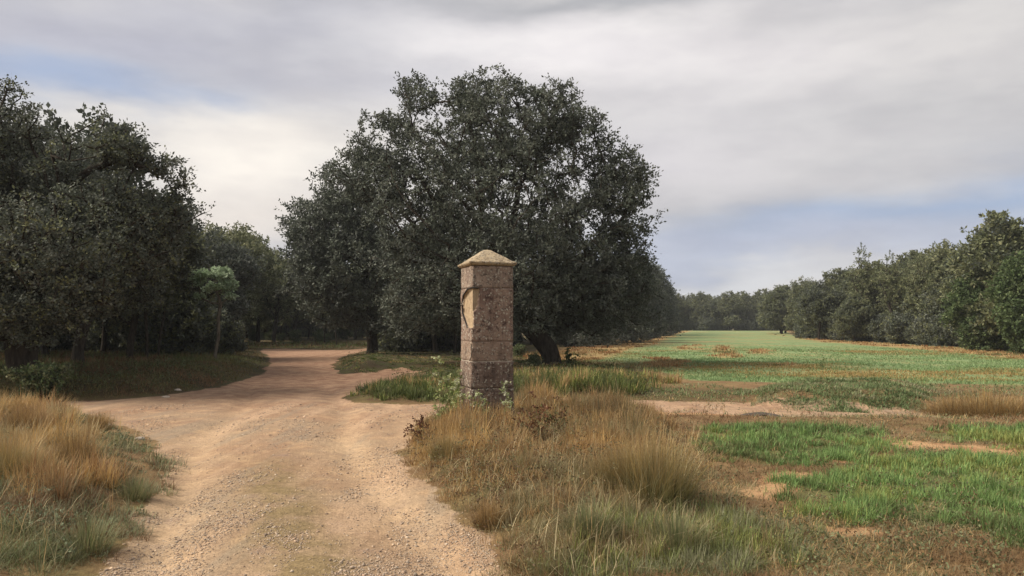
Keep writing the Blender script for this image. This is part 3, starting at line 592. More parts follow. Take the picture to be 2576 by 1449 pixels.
ms3 = tree_meshes('left', shift(l3, b3), tr, .33, 2700, 48, .28, .075, .042, HOLM + OLIV[:2], HW + [.1, .06], M_LEAF, M_BARK, 13, gap=.45, floor=1.1, gs=.8)
put_tree('holm_oak', ms3, b3, 'tall holm oak with a thick dark trunk at the left edge of the picture', flat=True)

# shared kinds for the rest
def kind(seed, h, w_, natt, per, spread, ll, lw, cols, wts, mt=None, bark=None, r0=.16, th=None, low=.25, gap=.38, wisp=0, dens=1):
    rs = np.random.RandomState(seed); lob = []
    for k in range(9):
        a = rs.uniform(0, 6.28); q = rs.rand() ** .5 * w_ * .30; z = h * rs.uniform(low + .12, .74)
        r = w_ * rs.uniform(.18, .27); lob.append((math.cos(a) * q, math.sin(a) * q, z, r, r, r * rs.uniform(.7, 1.0)))
    lob.append((0, 0, h * .58, w_ * .33, w_ * .33, h * .26)); lob.append((rs.normal(0, .3), 0, h * .82, w_ * .2, w_ * .2, h * .17))
    th = th or h * .4; lx, ly = rs.normal(0, .22, 2)
    tr = [np.array([lx * f * f * 2 + .06 * math.sin(f * 7), ly * f * f * 2, f * th - .1]) for f in np.linspace(0, 1, 6)]
    return tree_meshes('k', lob, tr, r0, natt, per, spread, ll, lw, cols, wts, mt or M_LEAF, bark or M_BARK, seed, gap=gap, floor=h * low * .6, step=.6)
K = {}
K['oakA'] = kind(31, 7.5, 7.0, 650, 60, .5, .18, .10, HOLM, HW)
K['oakB'] = kind(32, 7.0, 6.0, 600, 60, .48, .18, .10, HOLM + OLIV[:2], HW + [.25, .15], r0=.14)
K['olive'] = kind(33, 7.0, 6.5, 600, 55, .5, .18, .09, OLIV, OW, M_SOFT, r0=.14)
K['wood'] = kind(34, 6.5, 5.2, 520, 45, .5, .2, .11, HOLM + OLIV[:1], HW + [.15], r0=.10, low=.16, th=3.2)
K['edge'] = kind(35, 6.6, 6.8, 800, 50, .5, .2, .11, OLIV + HOLM[:3], [.3, .2, .2, .1, .15, .15, .1], M_SOFT, low=.0, r0=.15, th=2.2)
K['edge2'] = kind(36, 7.0, 6.4, 800, 50, .46, .2, .11, OLIV + HOLM[:3], [.35, .25, .2, .15, .1, .1, .05], M_SOFT, low=.0, r0=.15, th=2.4, gap=.42)
K['row'] = kind(42, 7.4, 7.2, 800, 52, .5, .19, .10, HOLM, HW, low=0, r0=.16, th=2.4)
K['fresh'] = kind(37, 5.0, 4.2, 600, 55, .34, .15, .10, FRESH, FW, M_SOFT, low=0, r0=.08, th=1.6)
K['airy'] = kind(38, 8.0, 3.6, 240, 30, .34, .16, .08, OLIV, OW, M_SOFT, low=.3, r0=.12, th=5.5, gap=.47)
K['bush'] = kind(39, 1.9, 2.6, 300, 50, .24, .12, .07, HOLM + OLIV[:2], HW + [.2, .2], low=0, r0=.04, th=.5)
K['brush'] = kind(40, 1.2, 1.6, 130, 34, .2, .10, .05, FRESH + OLIV, [.2, .15, .1, .1, .2, .1, .1, .05], M_SOFT, low=0, r0=.02, th=.3)
K['pole'] = kind(41, 5.5, 3.2, 240, 45, .38, .15, .08, OLIV + HOLM[:3], [.2, .2, .1, .1, .2, .1, .1], M_SOFT, low=.5, r0=.055, th=3.2)

ORD = ['first', 'second', 'third', 'fourth', 'fifth', 'sixth', 'seventh', 'eighth', 'ninth', 'tenth', 'eleventh', 'twelfth', 'thirteenth', 'fourteenth', 'fifteenth', 'sixteenth']
def group_trees(spots, label, group, rs, order=False):
    for k_, (nm, kd, x, y, s) in enumerate(spots):
        label_ = label.replace('#', ORD[k_]) if order else label
        sc_ = s * rs.uniform(.92, 1.1)
        put_tree(nm, K[kd], (x, y), label_, group, rs.uniform(0, 6.28), (sc_ * rs.uniform(.9, 1.1), sc_ * rs.uniform(.9, 1.1), sc_))
rs = np.random.RandomState(77)
# woods on the left, row behind row
sp = []
for (px, d, kd, s) in [(-250, 19, 'oakB', .9), (200, 22.5, 'oakA', .95), (330, 25, 'oakB', .85), (30, 25, 'wood', 1.1), (420, 31, 'oakB', .85), (120, 29, 'wood', 1.1), (260, 31, 'wood', 1.1), (-120, 27, 'oakA', 1.1)]:
    sp.append(('oak_tree', kd, (px - 1288) / FPX * d, d, s))
sp.sort(key=lambda q: q[2] / q[3]); group_trees(sp, '# dark oak from the left in the front row of the left wood', 'oaks in the wood on the left', rs, True)
sp = []
for k in range(34):
    d = rs.uniform(32, 62); px = rs.uniform(-250, 560 - (d - 30) * 1.5)
    sp.append(('oak_tree', ['oakA', 'oakB', 'wood', 'olive'][k % 4], (px - 1288) / FPX * d, d, rs.uniform(.8, 1.1)))
group_trees(sp, 'oak deep in the dark wood behind the left tree edge', 'trees deep in the wood on the left', rs)
# trees closing the view at the end of the path
for (px, py, kd, s, lab) in [(705, 856, 'olive', .72, 'olive green tree with a crooked dark trunk left of the path end'),
                             (776, 853, 'oakB', .62, 'small round tree with yellow green top facing the end of the path'),
                             (600, 868, 'olive', 1.25, 'yellow green oak rising above the bend on the left of the path'),
                             (650, 862, 'airy', 1.15, 'slender tree with thin top showing sky left of the path end'),
                             (545, 870, 'olive', 1.2, 'olive green oak between the dark left wood and the path bend')]:
    x, y = G(px, py); put_tree('oak_tree', K[kd], (x, y), lab, None, rs.uniform(0, 6), (s,) * 3)
sp = []
for (px, d, s_, l_) in [(690, 60, 1.05, 'olive tree with a paler top beside the notch of sky left of the large oak'), (610, 63, 1.35, 'tallest olive tree behind the wood near the path bend'), (740, 66, 1.0, 'olive tree half hidden by the left shoulder of the oaks')]:
    put_tree('oak_tree', K['olive'], ((px - 1288) / FPX * d, d), l_, None, rs.uniform(0, 6), (s_,) * 3)
for k in range(26):
    d = rs.uniform(70, 105); px = rs.uniform(520, 1000); sp.append(('oak_tree', ['olive', 'oakB', 'oakA', 'edge'][k % 4], (px - 1288) / FPX * d, d, rs.uniform(.9, 1.25)))
group_trees(sp, 'olive green tree closing the view beyond the bend of the path', 'trees beyond the path bend', rs)
sp = []
for k in range(30):
    d = rs.uniform(38, 75); px = rs.uniform(960, 1330 + (d - 38) * 2.5); sp.append(('oak_tree', ['wood', 'oakB', 'oakA'][k % 3], (px - 1288) / FPX * d, d, rs.uniform(.75, 1.0)))
group_trees(sp, 'dark tree in the thicket behind the large oak and the pillar', 'trees in the thicket behind the large oak', rs)
# row along the left margin of the field
sp = [('oak_tree', 'row', G(px, py)[0], G(px, py)[1], s * .98) for px, py, s in [(1455, 873, .75), (1500, 868, .8), (1540, 862, .95), (1578, 856, 1.0), (1610, 850, 1.15), (1632, 845, 1.3), (1648, 842, 1.25), (1655, 838, 1.4)]]
group_trees(sp, '# dark tree from the near end of the row along the left field margin', 'trees along the left margin of the field', rs, True)
sp = [('oak_tree', 'row', G(px, py)[0] - 2, G(px, py)[1], s) for px, py, s in [(1510, 862, 1.1), (1560, 851, 1.1), (1600, 845, 1.2)]]
group_trees(sp, 'taller tree standing behind the row along the left field margin', 'trees behind the left margin of the field', rs)
# far line
sp = [('oak_tree', ['edge2', 'edge'][k % 2], 27 + k * 4.4 + rs.uniform(-1, 1), 158 + rs.uniform(-2, 3), rs.uniform(1.0, 1.3)) for k in range(8)]
group_trees(sp, '# tree from the left in the far line closing the field', 'trees in the far line across the field', rs, True)
sp = [('oak_tree', ['edge2', 'edge'][k % 2], 22 + k * 3.6 + rs.uniform(-1, 1), 166 + (k % 2) * 6 + rs.uniform(-2, 6), rs.uniform(1.1, 1.3)) for k in range(20)]
group_trees(sp, 'olive tree in the back rows of the far line closing the field', 'trees in the back of the far line', rs)
for k in range(26): put_tree('shrub', K['bush'], (24 + k * 1.6 + rs.uniform(-.5, .5), 156 + rs.uniform(-1, 2)), 'dark shrub at the foot of the far tree line', 'shrubs at the foot of the far line', rs.uniform(0, 6), (rs.uniform(1.1, 1.7),) * 3, 'shrub')
# the tree edge on the right
sp = []
for k in range(16):
    f = k / 15; px = 1950 + f * 690; py = 840.5 + 49 * f ** 1.15; x, y = G(px, py); sp.append(('oak_tree', ['edge', 'edge2'][k % 2], x + 1.5, y + 1.5, rs.uniform(.85, 1.0) + .1 * (k % 3 == 0)))
group_trees(sp, '# tree from the far corner in the front row of the right tree edge', 'front row of the right tree edge', rs, True)
sp = []
for k in range(30):
    f = k / 29; px = 1960 + f * 900; py = 839 + 46 * f ** 1.15; x, y = G(px, py); sp.append(('oak_tree', ['edge', 'edge2', 'olive'][k % 3], x + 2, y + 5 + 3 * (k % 2), rs.uniform(.95, 1.25)))
group_trees(sp, 'olive green tree in the back rows of the tree edge right of the field', 'back rows of the right tree edge', rs)
for px, py, kd, s, lab in [(2185, 858, 'airy', 1.1, 'thin airy tree with a dark upright trunk rising above the right tree edge'),
                           (2520, 884, 'edge2', 1.12, 'tallest spreading tree at the right end of the tree edge'),
                           (2255, 862, 'airy', .95, 'second thin airy tree with a sparse top left of the tallest right hand tree'),
                           (2330, 866, 'airy', .9, 'third thin airy tree beside the flank of the tallest right hand tree'),
                           (2440, 884, 'fresh', .85, 'lighter green bushy tree in front of the right tree edge'),
                           (2570, 893, 'fresh', 1.0, 'bright green bushy tree cut by the right edge of the picture'),
                           (2060, 855, 'oakB', .8, 'darkest rounded tree jutting out of the right tree edge'),
                           (2150, 860, 'edge', .6, 'low dark shrubby tree at the foot of the airy tree on the right')]:
    x, y = G(px, py); put_tree('oak_tree' if kd != 'fresh' else 'leafy_tree', K[kd], (x, y), lab, None, rs.uniform(0, 6), (s,) * 3)

# slim poles at the edge of the left wood
for px, py, s, lab in [(440, 907, .9, 'slim dark trunked tree left of the pale flowering tree'), (490, 903, .95, 'thicker dark tree just left of the pale flowering tree'),
                       (400, 925, .8, 'thin sapling standing in the shade of the left wood'), (368, 935, .85, 'thin forked tree in the darkest part of the left wood edge'),
                       (845, 872, .8, 'slim straight tree standing by the path end nearest the fork'), (816, 866, .75, 'slim leaning tree left of the straight one at the path end')]:
    x, y = G(px, py); put_tree('slim_tree', K['pole'], (x, y), lab, None, rs.uniform(0, 6), (s, s, s))
# pale green flat headed small tree
bp = at_base(545, 925); Dp = bp[1]
lob = shift([lobe_px(*a) for a in [(545, 690, 40, Dp, .4, 1.2), (500, 700, 32, Dp, .5, 1), (580, 712, 26, Dp, .7, 1), (540, 722, 26, Dp - .5, .4, 1), (508, 740, 20, Dp, .5, 1), (584, 742, 20, Dp, .5, 1), (480, 720, 18, Dp + .3, .5, 1)]], bp)
PG = [(.36, .46, .29), (.45, .54, .38), (.26, .34, .20)]
mp_ = tree_meshes('pale', lob, poly_trunk(bp, [(541, 890, Dp), (550, 845, Dp), (549, 800, Dp), (555, 765, Dp), (546, 735, Dp)], Dp), .06, 62, 95, .17, .09, .055, PG, [.4, .35, .25], M_SOFT, M_PALE, 51, gap=.2, step=.3, shell=.35, squash=.5)
put_tree('small_tree', mp_, bp, 'small pale green tree with a thin light trunk at the left wood edge', flat=True)

# undergrowth
sp = []
for k in range(60):
    d = rs.uniform(28, 60); px = rs.uniform(-100, 620 - (d - 17) * 2); x = (px - 1288) / FPX * d
    if float(sdist(np.array([x]), np.array([d]), TRACK)[0]) < -1.6: sp.append(('shrub', 'bush', x, d, rs.uniform(.6, 1.2)))
for o_ in sp: put_tree(o_[0], K[o_[1]], (o_[2], o_[3]), 'dark shrub in the undergrowth of the left wood', 'shrubs in the left wood', rs.uniform(0, 6), (o_[4] * (1.4 if o_[3] > 40 else 1),) * 3, 'shrub')
for k in range(34):
    d = rs.uniform(40, 64); px = rs.uniform(970, 1320); put_tree('shrub', K['bush'], ((px - 1288) / FPX * d, d), 'dark shrub in the thicket behind the large oak', 'shrubs behind the large oak', rs.uniform(0, 6), (rs.uniform(.8, 1.5),) * 3, 'shrub')
for k in range(24): put_tree('shrub', K['bush'], ((rs.uniform(480, 1000) - 1288) / FPX * 92, 88 + rs.uniform(0, 8)), 'dark tall shrub filling the background beyond the path bend', 'tall shrubs beyond the path bend', rs.uniform(0, 6), (rs.uniform(1.6, 2.4),) * 3, 'shrub')
for k in range(16):
    d = rs.uniform(60, 85); px = rs.uniform(600, 960); put_tree('shrub', K['brush'], ((px - 1288) / FPX * d, d), 'green shrub at the end of the path', 'shrubs at the end of the path', rs.uniform(0, 6), (rs.uniform(.6, 1.3),) * 3, 'shrub')
for k in range(28):
    f = (k + rs.rand()) / 28; px = 1990 + f * 640; py = 849 + 38 * f; x, y = G(px, py); put_tree('shrub', K['bush'], (x + .6, y + .6), 'dark shrub at the foot of the right tree edge', 'shrubs at the foot of the right tree edge', rs.uniform(0, 6), (rs.uniform(.7, 1.4),) * 3, 'shrub')
for px, py, s, lab in [(1310, 905, .5, 'low bramble between the pillar and the leaning oak trunk'), (1340, 935, .4, 'small bramble just left of the leaning oak trunk'), (90, 1012, .7, 'low dark bush below the thick trunk at the left edge')]:
    x, y = G(px, py); put_tree('bramble', K['brush'], (x, y), lab, None, rs.uniform(0, 6), (s, s, s), 'shrub')

# ------------------------------------------------------------------ thin haze
def haze():
    v = [(sx * 740, sy * 740 + 20, z) for z in (-2, 16) for sx, sy in ((-1, -1), (1, -1), (1, 1), (-1, 1))]
    me = bpy.data.meshes.new('haze'); me.from_pydata(v, [], [(0, 1, 5, 4), (1, 2, 6, 5), (2, 3, 7, 6), (3, 0, 4, 7), (3, 2, 1, 0), (4, 5, 6, 7)])
    m = bpy.data.materials.new('haze'); m.use_nodes = True; t = m.node_tree; t.nodes.clear()
    pv = N(t, 'ShaderNodeVolumePrincipled'); pv.inputs['Color'].default_value = (.86, .90, .95, 1); pv.inputs['Density'].default_value = .00045
    t.links.new(pv.outputs[0], N(t, 'ShaderNodeOutputMaterial').inputs['Volume']); me.materials.append(m); link('haze', me, kind='stuff', label='thin pale haze in the air over the fields', category='haze')
haze()
# ------------------------------------------------------------------ low herbs that break up the grass
def herbs(name, label, n, box, mask, zr, per, spread, size, cols, wts, p=1.6):
    x, y = sample(n, *box, mask, p); rs_ = np.random.RandomState(n); z = H(x, y) + rs_.uniform(*zr, len(x))
    link(name, leaf_mesh(name, np.stack([x, y, z], 1), per, spread, size, size * .5, cols, wts, M_SOFT, rs_, squash=.8), kind='stuff', label=label, category='herbs')
herbs('withered_herbs', 'withered brown and grey green herbs mixed into the dry grass by the pillar', 800, (-4, 9, 4.2, 13), lambda x, y: in_patch(x, y) * (1 - sst(sdist(x, y, GREEN[3]), -.5, 0)) * sst(fbm(x, y, .6, 130), .42, .6), (.0, .22), 14, .09, .024, [(.13, .08, .045), (.19, .13, .07), (.15, .15, .07), (.21, .19, .10)], [.3, .25, .25, .2])
herbs('verge_herbs', 'small grey green herbs scattered through the left verge', 900, (-13, -1, 4, 13.5), lambda x, y: sst(sdist(x, y, LEFT), -.1, .3) * sst(fbm(x, y, .5, 131), .4, .6), (.0, .09), 14, .07, .024, [(.15, .18, .10), (.22, .25, .15), (.14, .12, .06)], [.4, .3, .3])
herbs('bank_herbs', 'dark leafy herbs on the shaded banks under the oaks', 1500, (-22, 7, 13.5, 40), lambda x, y: np.maximum(woods_m(x, y), sst(sdist(x, y, ISLE), 0, .4)) * sst(fbm(x, y, .9, 132), .42, .6), (.0, .22), 14, .16, .05, [(.08, .10, .045), (.13, .15, .07), (.12, .08, .04)], [.4, .3, .3], 1.9)
herbs('verge_weeds', 'low brown and green weeds strewn over the matted verge on the right', 1300, (1, 13, 4.2, 17), lambda x, y: verge(x, y) * sst(fbm(x, y, .5, 133), .42, .6), (.0, .06), 14, .08, .026, [(.12, .13, .06), (.2, .13, .07), (.18, .2, .1)], [.4, .3, .3])

# ------------------------------------------------------------------ tussocks
def tussock(n, h, spread, cols, wts, seed, lean=(.3, .25), base=None, wd=.005):
    rs_ = np.random.RandomState(seed); a = rs_.uniform(0, 6.283, n); r = spread * rs_.rand(n) ** .7
    x = np.cos(a) * r; y = np.sin(a) * r; yaw = a + rs_.normal(0, .6, n); ln = np.abs(lean[0] * (r / spread) * 1.6 + rs_.normal(0, lean[1], n)).clip(0, 1.3)
    cols = np.array(cols); k = rs_.choice(len(cols), n, p=np.array(wts) / sum(wts)); c_ = cols[k] * (1 + rs_.normal(0, .15, (n, 1))).clip(.5, 1.6)
    bs = c_ if base is None else np.array(base)[None] * (1 + rs_.normal(0, .2, (n, 1))).clip(.5, 1.5)
    V, F, C = blades(x, y, np.zeros(n) - .03, h * rs_.uniform(.5, 1.1, n), wd * rs_.uniform(.6, 1.3, n), yaw, ln, bs, .5, c_)
    return mesh_np('tussock', V, F, M_GRASS, C)
T1 = tussock(1700, .60, .28, [STRAW, GOLD, (.36, .26, .14), PALE], [.4, .2, .25, .15], 61, (.42, .28), OLIVE, .004)
T2 = tussock(1000, .46, .2, [GOLD, STRAW, BROWN], [.3, .45, .25], 62, (.42, .32), (.16, .11, .05), .004)
T4 = tussock(1500, .42, .5, [GOLD, STRAW, BROWN, PALE], [.35, .35, .15, .15], 64, (.75, .4), (.20, .14, .06), .006)
T3 = tussock(500, .36, .16, [GREY, (.2, .24, .11), PALE], [.4, .35, .25], 63, (.5, .25), (.12, .13, .05), .0045)
def put_t(me, px, py, s, label, group=None, rot=0):
    x, y = G(px, py); o = link('grass_tussock', me); o.location = (x, y, float(H(x, y)) + .01); o.scale = (s,) * 3; o.rotation_euler = (0, 0, rot)
    o['label'] = label; o['category'] = 'grass tussock'
    if group: o['group'] = group
for i, a in enumerate([(T1, 1650, 1300, 1.05, 'large fountain shaped tussock, straw tips over a green base, right of the pillar'),
    (T1, 1560, 1285, .7, 'tan tussock touching the left side of the large fountain shaped tussock'),
    (T2, 1230, 1330, .55, 'rusty tussock leaning over the right edge of the gravel track'),
    (T1, 1120, 1180, .55, 'dense straw tussock at the left corner of the dry patch'),
    (T2, 1270, 1075, .75, 'pale straw tussock against the front foot of the stone pillar'),
    (T2, 1410, 1062, .6, 'orange tussock right behind the pillar beside the cross track'),
    (T2, 1500, 1060, .6, 'orange tussock at the far right corner of the dry patch'),
    (T2, 190, 1215, .95, 'upright golden tussock nearest the dirt track on the left'),
    (T2, 60, 1120, .9, 'golden tussock at the left edge below the thick oak trunk'),
    (T1, 20, 1260, .75, 'tan tussock cut by the left edge of the picture'),
    (T2, 250, 1110, .7, 'sparse rusty tussock where the left verge meets the cross track'),
    (T4, 2480, 1046, 1.35, 'largest golden tussock beside the cross track at the far right'),
    (T4, 2395, 1042, .95, 'golden tussock on the left flank of the largest one at the far right'),
    (T4, 2575, 1050, 1.1, 'golden tussock at the right picture edge beside the cross track'),
    (T3, 1480, 1400, .9, 'grey green tussock at the lower edge left of the bright grass'),
    (T3, 1700, 1420, 1.0, 'grey green tussock with long seed stalks at the bottom edge'),
    (T3, 700 - 480, 1390, .9, 'grey green tussock at the lower left beside the track'),
    (T3, 340, 1260, .8, 'grey green tussock on the tongue of grass left of the track')]):
    put_t(*a, rot=i * 1.3)

# ------------------------------------------------------------------ stone gate pillar
PX, PY = P(1224, 1000, 11.0)[:2]; ROT = math.radians(18)
S = .31                                            # half width
pil = bpy.data.objects.new('stone_pillar', None); COL.objects.link(pil); pil.location = (PX, PY, 0); pil.rotation_euler = (0, 0, ROT)
pil['label'] = 'weathered square stone gate pillar with a pyramid cap standing in dry grass'; pil['category'] = 'pillar'
def spall(lx, ly, z):
    """how deep the broken corner (left-front) is cut away"""
    s = ((lx + S) + (ly + S))                      # zero on the corner edge
    return 0
def block(name, z0, z1, half, m, seed, label=None, cut=False, cell=.012):
    """one course of stone: worn corners, uneven faces; cut = the broken, freshly yellow corner"""
    rs_ = np.random.RandomState(seed); nz = max(3, int((z1 - z0) / cell)); per = []
    rc = .012; n_side = int(2 * half / cell)
    for s_ in range(4):
        for i in range(n_side):
            t = -half + 2 * half * i / n_side
            per.append([(t, -half), (half, t), (-t, half), (-half, -t)][s_])
    per = np.array(per); npz = len(per); zz = np.linspace(z0, z1, nz)
    X = np.tile(per[:, 0], (nz, 1)); Y = np.tile(per[:, 1], (nz, 1)); Z = np.tile(zz[:, None], (1, npz))
    # rounded vertical corners
    ax, ay = np.abs(X), np.abs(Y); over = np.minimum(ax, ay) - (half - rc * 2)
    k = np.clip(over / (rc * 2), 0, 1) ** 2 * rc * .75; X = X - np.sign(X) * k; Y = Y - np.sign(Y) * k
    ang = np.where(np.abs(Y + half) < .03, X, np.where(np.abs(X - half) < .03, Y + 5, np.where(np.abs(Y - half) < .03, -X + 10, -Y + 15)))
    rough = (fbm(ang, Z, .16, seed, 4) - .5) * .022 + (fbm(ang, Z, .035, seed + 9, 3) - .5) * .010
    e = np.minimum(Z - z0, z1 - Z); wear = -np.clip(1 - e / .014, 0, 1) ** 2 * .009
    nx = X / half; ny = Y / half; mx_ = np.maximum(np.abs(nx), np.abs(ny)); nx = np.where(np.abs(nx) > .93 * mx_, np.sign(nx), 0); ny = np.where(np.abs(ny) > .93 * mx_, np.sign(ny), 0)
    d = rough + wear; fresh = np.zeros_like(X)
    if cut:
        f = (z1 - Z) / (z1 - z0)                   # 0 at the top joint
        a = (Y + half) - .0; b_ = (X + half)        # along the left face from the corner, along the front from the corner
        wl = np.interp(f, [0, .03, .12, .3, .45, .6, .74], [.20, .28, .47, .52, .49, .34, .17]) + (fbm(Z, Z * 0, .09, 4) - .5) * .07
        wf = (np.interp(f, [0, .3, .45, .74], [.11, .10, .04, .035]) + (fbm(Z, Z * 0 + 3, .09, 6) - .5) * .07) * (f < .74)
        onL = (np.abs(X + half) < .03) & (a < wl) & (f < .74) & (a > .0); onF = (np.abs(Y + half) < .03) & (b_ < wf) & (f < .74)
        fresh = ((onL | onF) & (f > .015)).astype(float); d = np.where(fresh > 0, -.030 + rough * .3, d)
    X = X + nx * d; Y = Y + ny * d
    V = np.stack([X, Y, Z], 2).reshape(-1, 3); F = []
    for j in range(nz - 1):
        i0 = np.arange(npz); F.append(np.stack([j * npz + i0, j * npz + (i0 + 1) % npz, (j + 1) * npz + (i0 + 1) % npz, (j + 1) * npz + i0], 1))
    F = np.concatenate(F); V = np.vstack([V, [[0, 0, z0], [0, 0, z1]]]); nV = len(V); i0 = np.arange(npz)
    capf = np.concatenate([np.stack([i0 * 0 + nV - 2, (i0 + 1) % npz, i0, i0], 1), np.stack([i0 * 0 + nV - 1, (nz - 1) * npz + i0, (nz - 1) * npz + (i0 + 1) % npz, (nz - 1) * npz + (i0 + 1) % npz], 1)])
    bmv = bpy.data.meshes.new(name); faces = [tuple(int(q) for q in f) for f in F] + [tuple(int(q) for q in f[:3]) for f in capf]
    bmv.from_pydata([tuple(v) for v in V], [], faces)
    at = bmv.attributes.new('fresh', 'FLOAT', 'POINT'); fr = np.zeros(nV, np.float32); fr[:nz * npz] = fresh.ravel(); at.data.foreach_set('value', fr)
    bmv.polygons.foreach_set('use_smooth', np.ones(len(bmv.polygons), bool)); bmv.materials.append(m); bmv.update()
    o = link(name, bmv, pil)
    if label: o['label'] = label
    return o
B = dict(base=(.27, .175, .125), pale=(.35, .24, .17), dark=(.09, .058, .045))
m1 = stone_material('stone_upper', 1, (.25, .185, .15), (.33, .25, .195), (.09, .068, .055), .9)
m2 = stone_material('stone_lichened', 2, (.25, .17, .135), (.31, .225, .17), (.07, .042, .036), 1.0)
m3 = stone_material('stone_tan', 3, (.27, .19, .145), (.32, .235, .175), (.11, .08, .062), .7)
m4 = stone_material('stone_base', 4, (.17, .12, .095), (.22, .155, .12), (.06, .042, .035), 1.0)
# the freshly broken surface keeps its own ochre colour
t = m2.node_tree; bs_ = t.nodes['Principled BSDF']; src = bs_.inputs['Base Color'].links[0].from_socket
fa = N(t, 'ShaderNodeAttribute', attribute_name='fresh').outputs['Fac']; ns = NOISE(t, obj_pos(t), 12, 5, .6)
t.links.new(MIX(t, RANGE(t, fa, .3, .7), src, MIX(t, RANGE(t, ns, .35, .65), (.47, .36, .23), (.35, .255, .17))), bs_.inputs['Base Color'])
block('stone_block', -.2, .68, S + .008, m4, 24, 'lowest dark stone block hidden by grass')
block('stone_block', .686, 1.052, S + .006, m4, 23, 'dark base block below the pale mortar line')
block('stone_block', 1.062, 1.3375, S - .002, m3, 22, 'plain tan stone block')
block('stone_block', 1.339, 2.088, S, m2, 21, 'tall lichen spotted block with a broken ochre corner', True)
block('stone_block', 2.094, 2.402, S - .002, m1, 20, 'grey brown top block under the cap')
mm = plain('lime_mortar', (.42, .36, .29)); 
def ringbox(name, z0, z1, half, m):
    v = [(sx * half, sy * half, z) for z in (z0, z1) for sx, sy in ((-1, -1), (1, -1), (1, 1), (-1, 1))]
    me = bpy.data.meshes.new(name); me.from_pydata(v, [], [(0, 1, 5, 4), (1, 2, 6, 5), (2, 3, 7, 6), (3, 0, 4, 7), (3, 2, 1, 0), (4, 5, 6, 7)]); me.materials.append(m); return link(name, me, pil)
ringbox('mortar_joint', 1.05, 1.066, S - .010, mm)
mt_ = plain('tan_joint_mortar', (.2, .14, .105)); md = plain('dark_joint_mortar', (.16, .115, .09))
ringbox('mortar_joint', .678, .689, S - .012, md); ringbox('mortar_joint', 1.332, 1.342, S - .004, mt_); ringbox('mortar_joint', 2.085, 2.097, S - .012, md)
# cap stone
def cap():
    n = 44; hw = S + .040; g = np.linspace(-1, 1, n); A, Bv = np.meshgrid(g, g); m_ = np.maximum(np.abs(A), np.abs(Bv)); rr = np.sqrt(A * A + Bv * Bv)
    z = 2.455 + .235 * np.clip(1 - (.8 * m_ + .2 * rr / 1.2), 0, 1) ** 1.06; z = z - .025 * np.exp(-(rr / .14) ** 2)
    z += (fbm(A, Bv, .35, 71) - .5) * .018 + (fbm(A, Bv, .08, 72) - .5) * .010
    e = 1 + (fbm(A, Bv, .3, 73) - .5) * .05; x = A * hw * e; y = Bv * hw * e
    V = [tuple(q) for q in np.stack([x, y, z], 2).reshape(-1, 3)]; F = [(j * n + i, j * n + i + 1, (j + 1) * n + i + 1, (j + 1) * n + i) for j in range(n - 1) for i in range(n - 1)]
    rim = [i for i in range(n)] + [j * n + n - 1 for j in range(1, n)] + [(n - 1) * n + i for i in range(n - 2, -1, -1)] + [j * n for j in range(n - 2, 0, -1)]
    prev = rim
    for dz, k in ((-.012, 1.0), (-.024, .985), (-.038, .93), (-.046, .90)):
        cur = []
        for q in rim:
            vx, vy, vz = V[q]; cur.append(len(V)); V.append((vx * k, vy * k, 2.455 + dz + (vz - 2.455) * .5 * max(0, 1 + dz / .05) + (vn(vx, vy, .05, 3) - .5) * .008 * (dz > -.04)))
        for i in range(len(rim)): j = (i + 1) % len(rim); F.append((prev[j], prev[i], cur[i], cur[j]))
        prev = cur
    cur = []
    for q in prev: cur.append(len(V)); V.append((V[q][0] * .5, V[q][1] * .5, 2.412))
    for i in range(len(rim)): j = (i + 1) % len(rim); F.append((prev[j], prev[i], cur[i], cur[j]))
    F.append(tuple(cur))
    me = bpy.data.meshes.new('cap_stone'); me.from_pydata(V, [], F); me.polygons.foreach_set('use_smooth', np.ones(len(F), bool))
    m = stone_material('cap_sandstone', 6, (.40, .31, .20), (.46, .37, .25), (.13, .095, .065), .7); me.materials.append(m); link('cap_stone', me, pil)
cap()
# cracked edge down the left face; its black also paints the ledge's shadow
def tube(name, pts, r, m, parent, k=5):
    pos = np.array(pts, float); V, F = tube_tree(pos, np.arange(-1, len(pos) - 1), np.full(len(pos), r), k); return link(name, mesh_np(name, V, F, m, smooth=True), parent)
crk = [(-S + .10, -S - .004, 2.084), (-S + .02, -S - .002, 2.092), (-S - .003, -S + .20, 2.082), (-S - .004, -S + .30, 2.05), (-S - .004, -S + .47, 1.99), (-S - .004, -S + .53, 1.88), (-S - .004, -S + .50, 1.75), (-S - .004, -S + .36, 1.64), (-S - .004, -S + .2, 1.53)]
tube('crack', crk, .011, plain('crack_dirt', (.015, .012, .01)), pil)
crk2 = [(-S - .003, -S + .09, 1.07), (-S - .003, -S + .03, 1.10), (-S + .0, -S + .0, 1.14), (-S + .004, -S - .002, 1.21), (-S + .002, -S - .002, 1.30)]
tube('crack', crk2, .006, bpy.data.materials['crack_dirt'], pil)

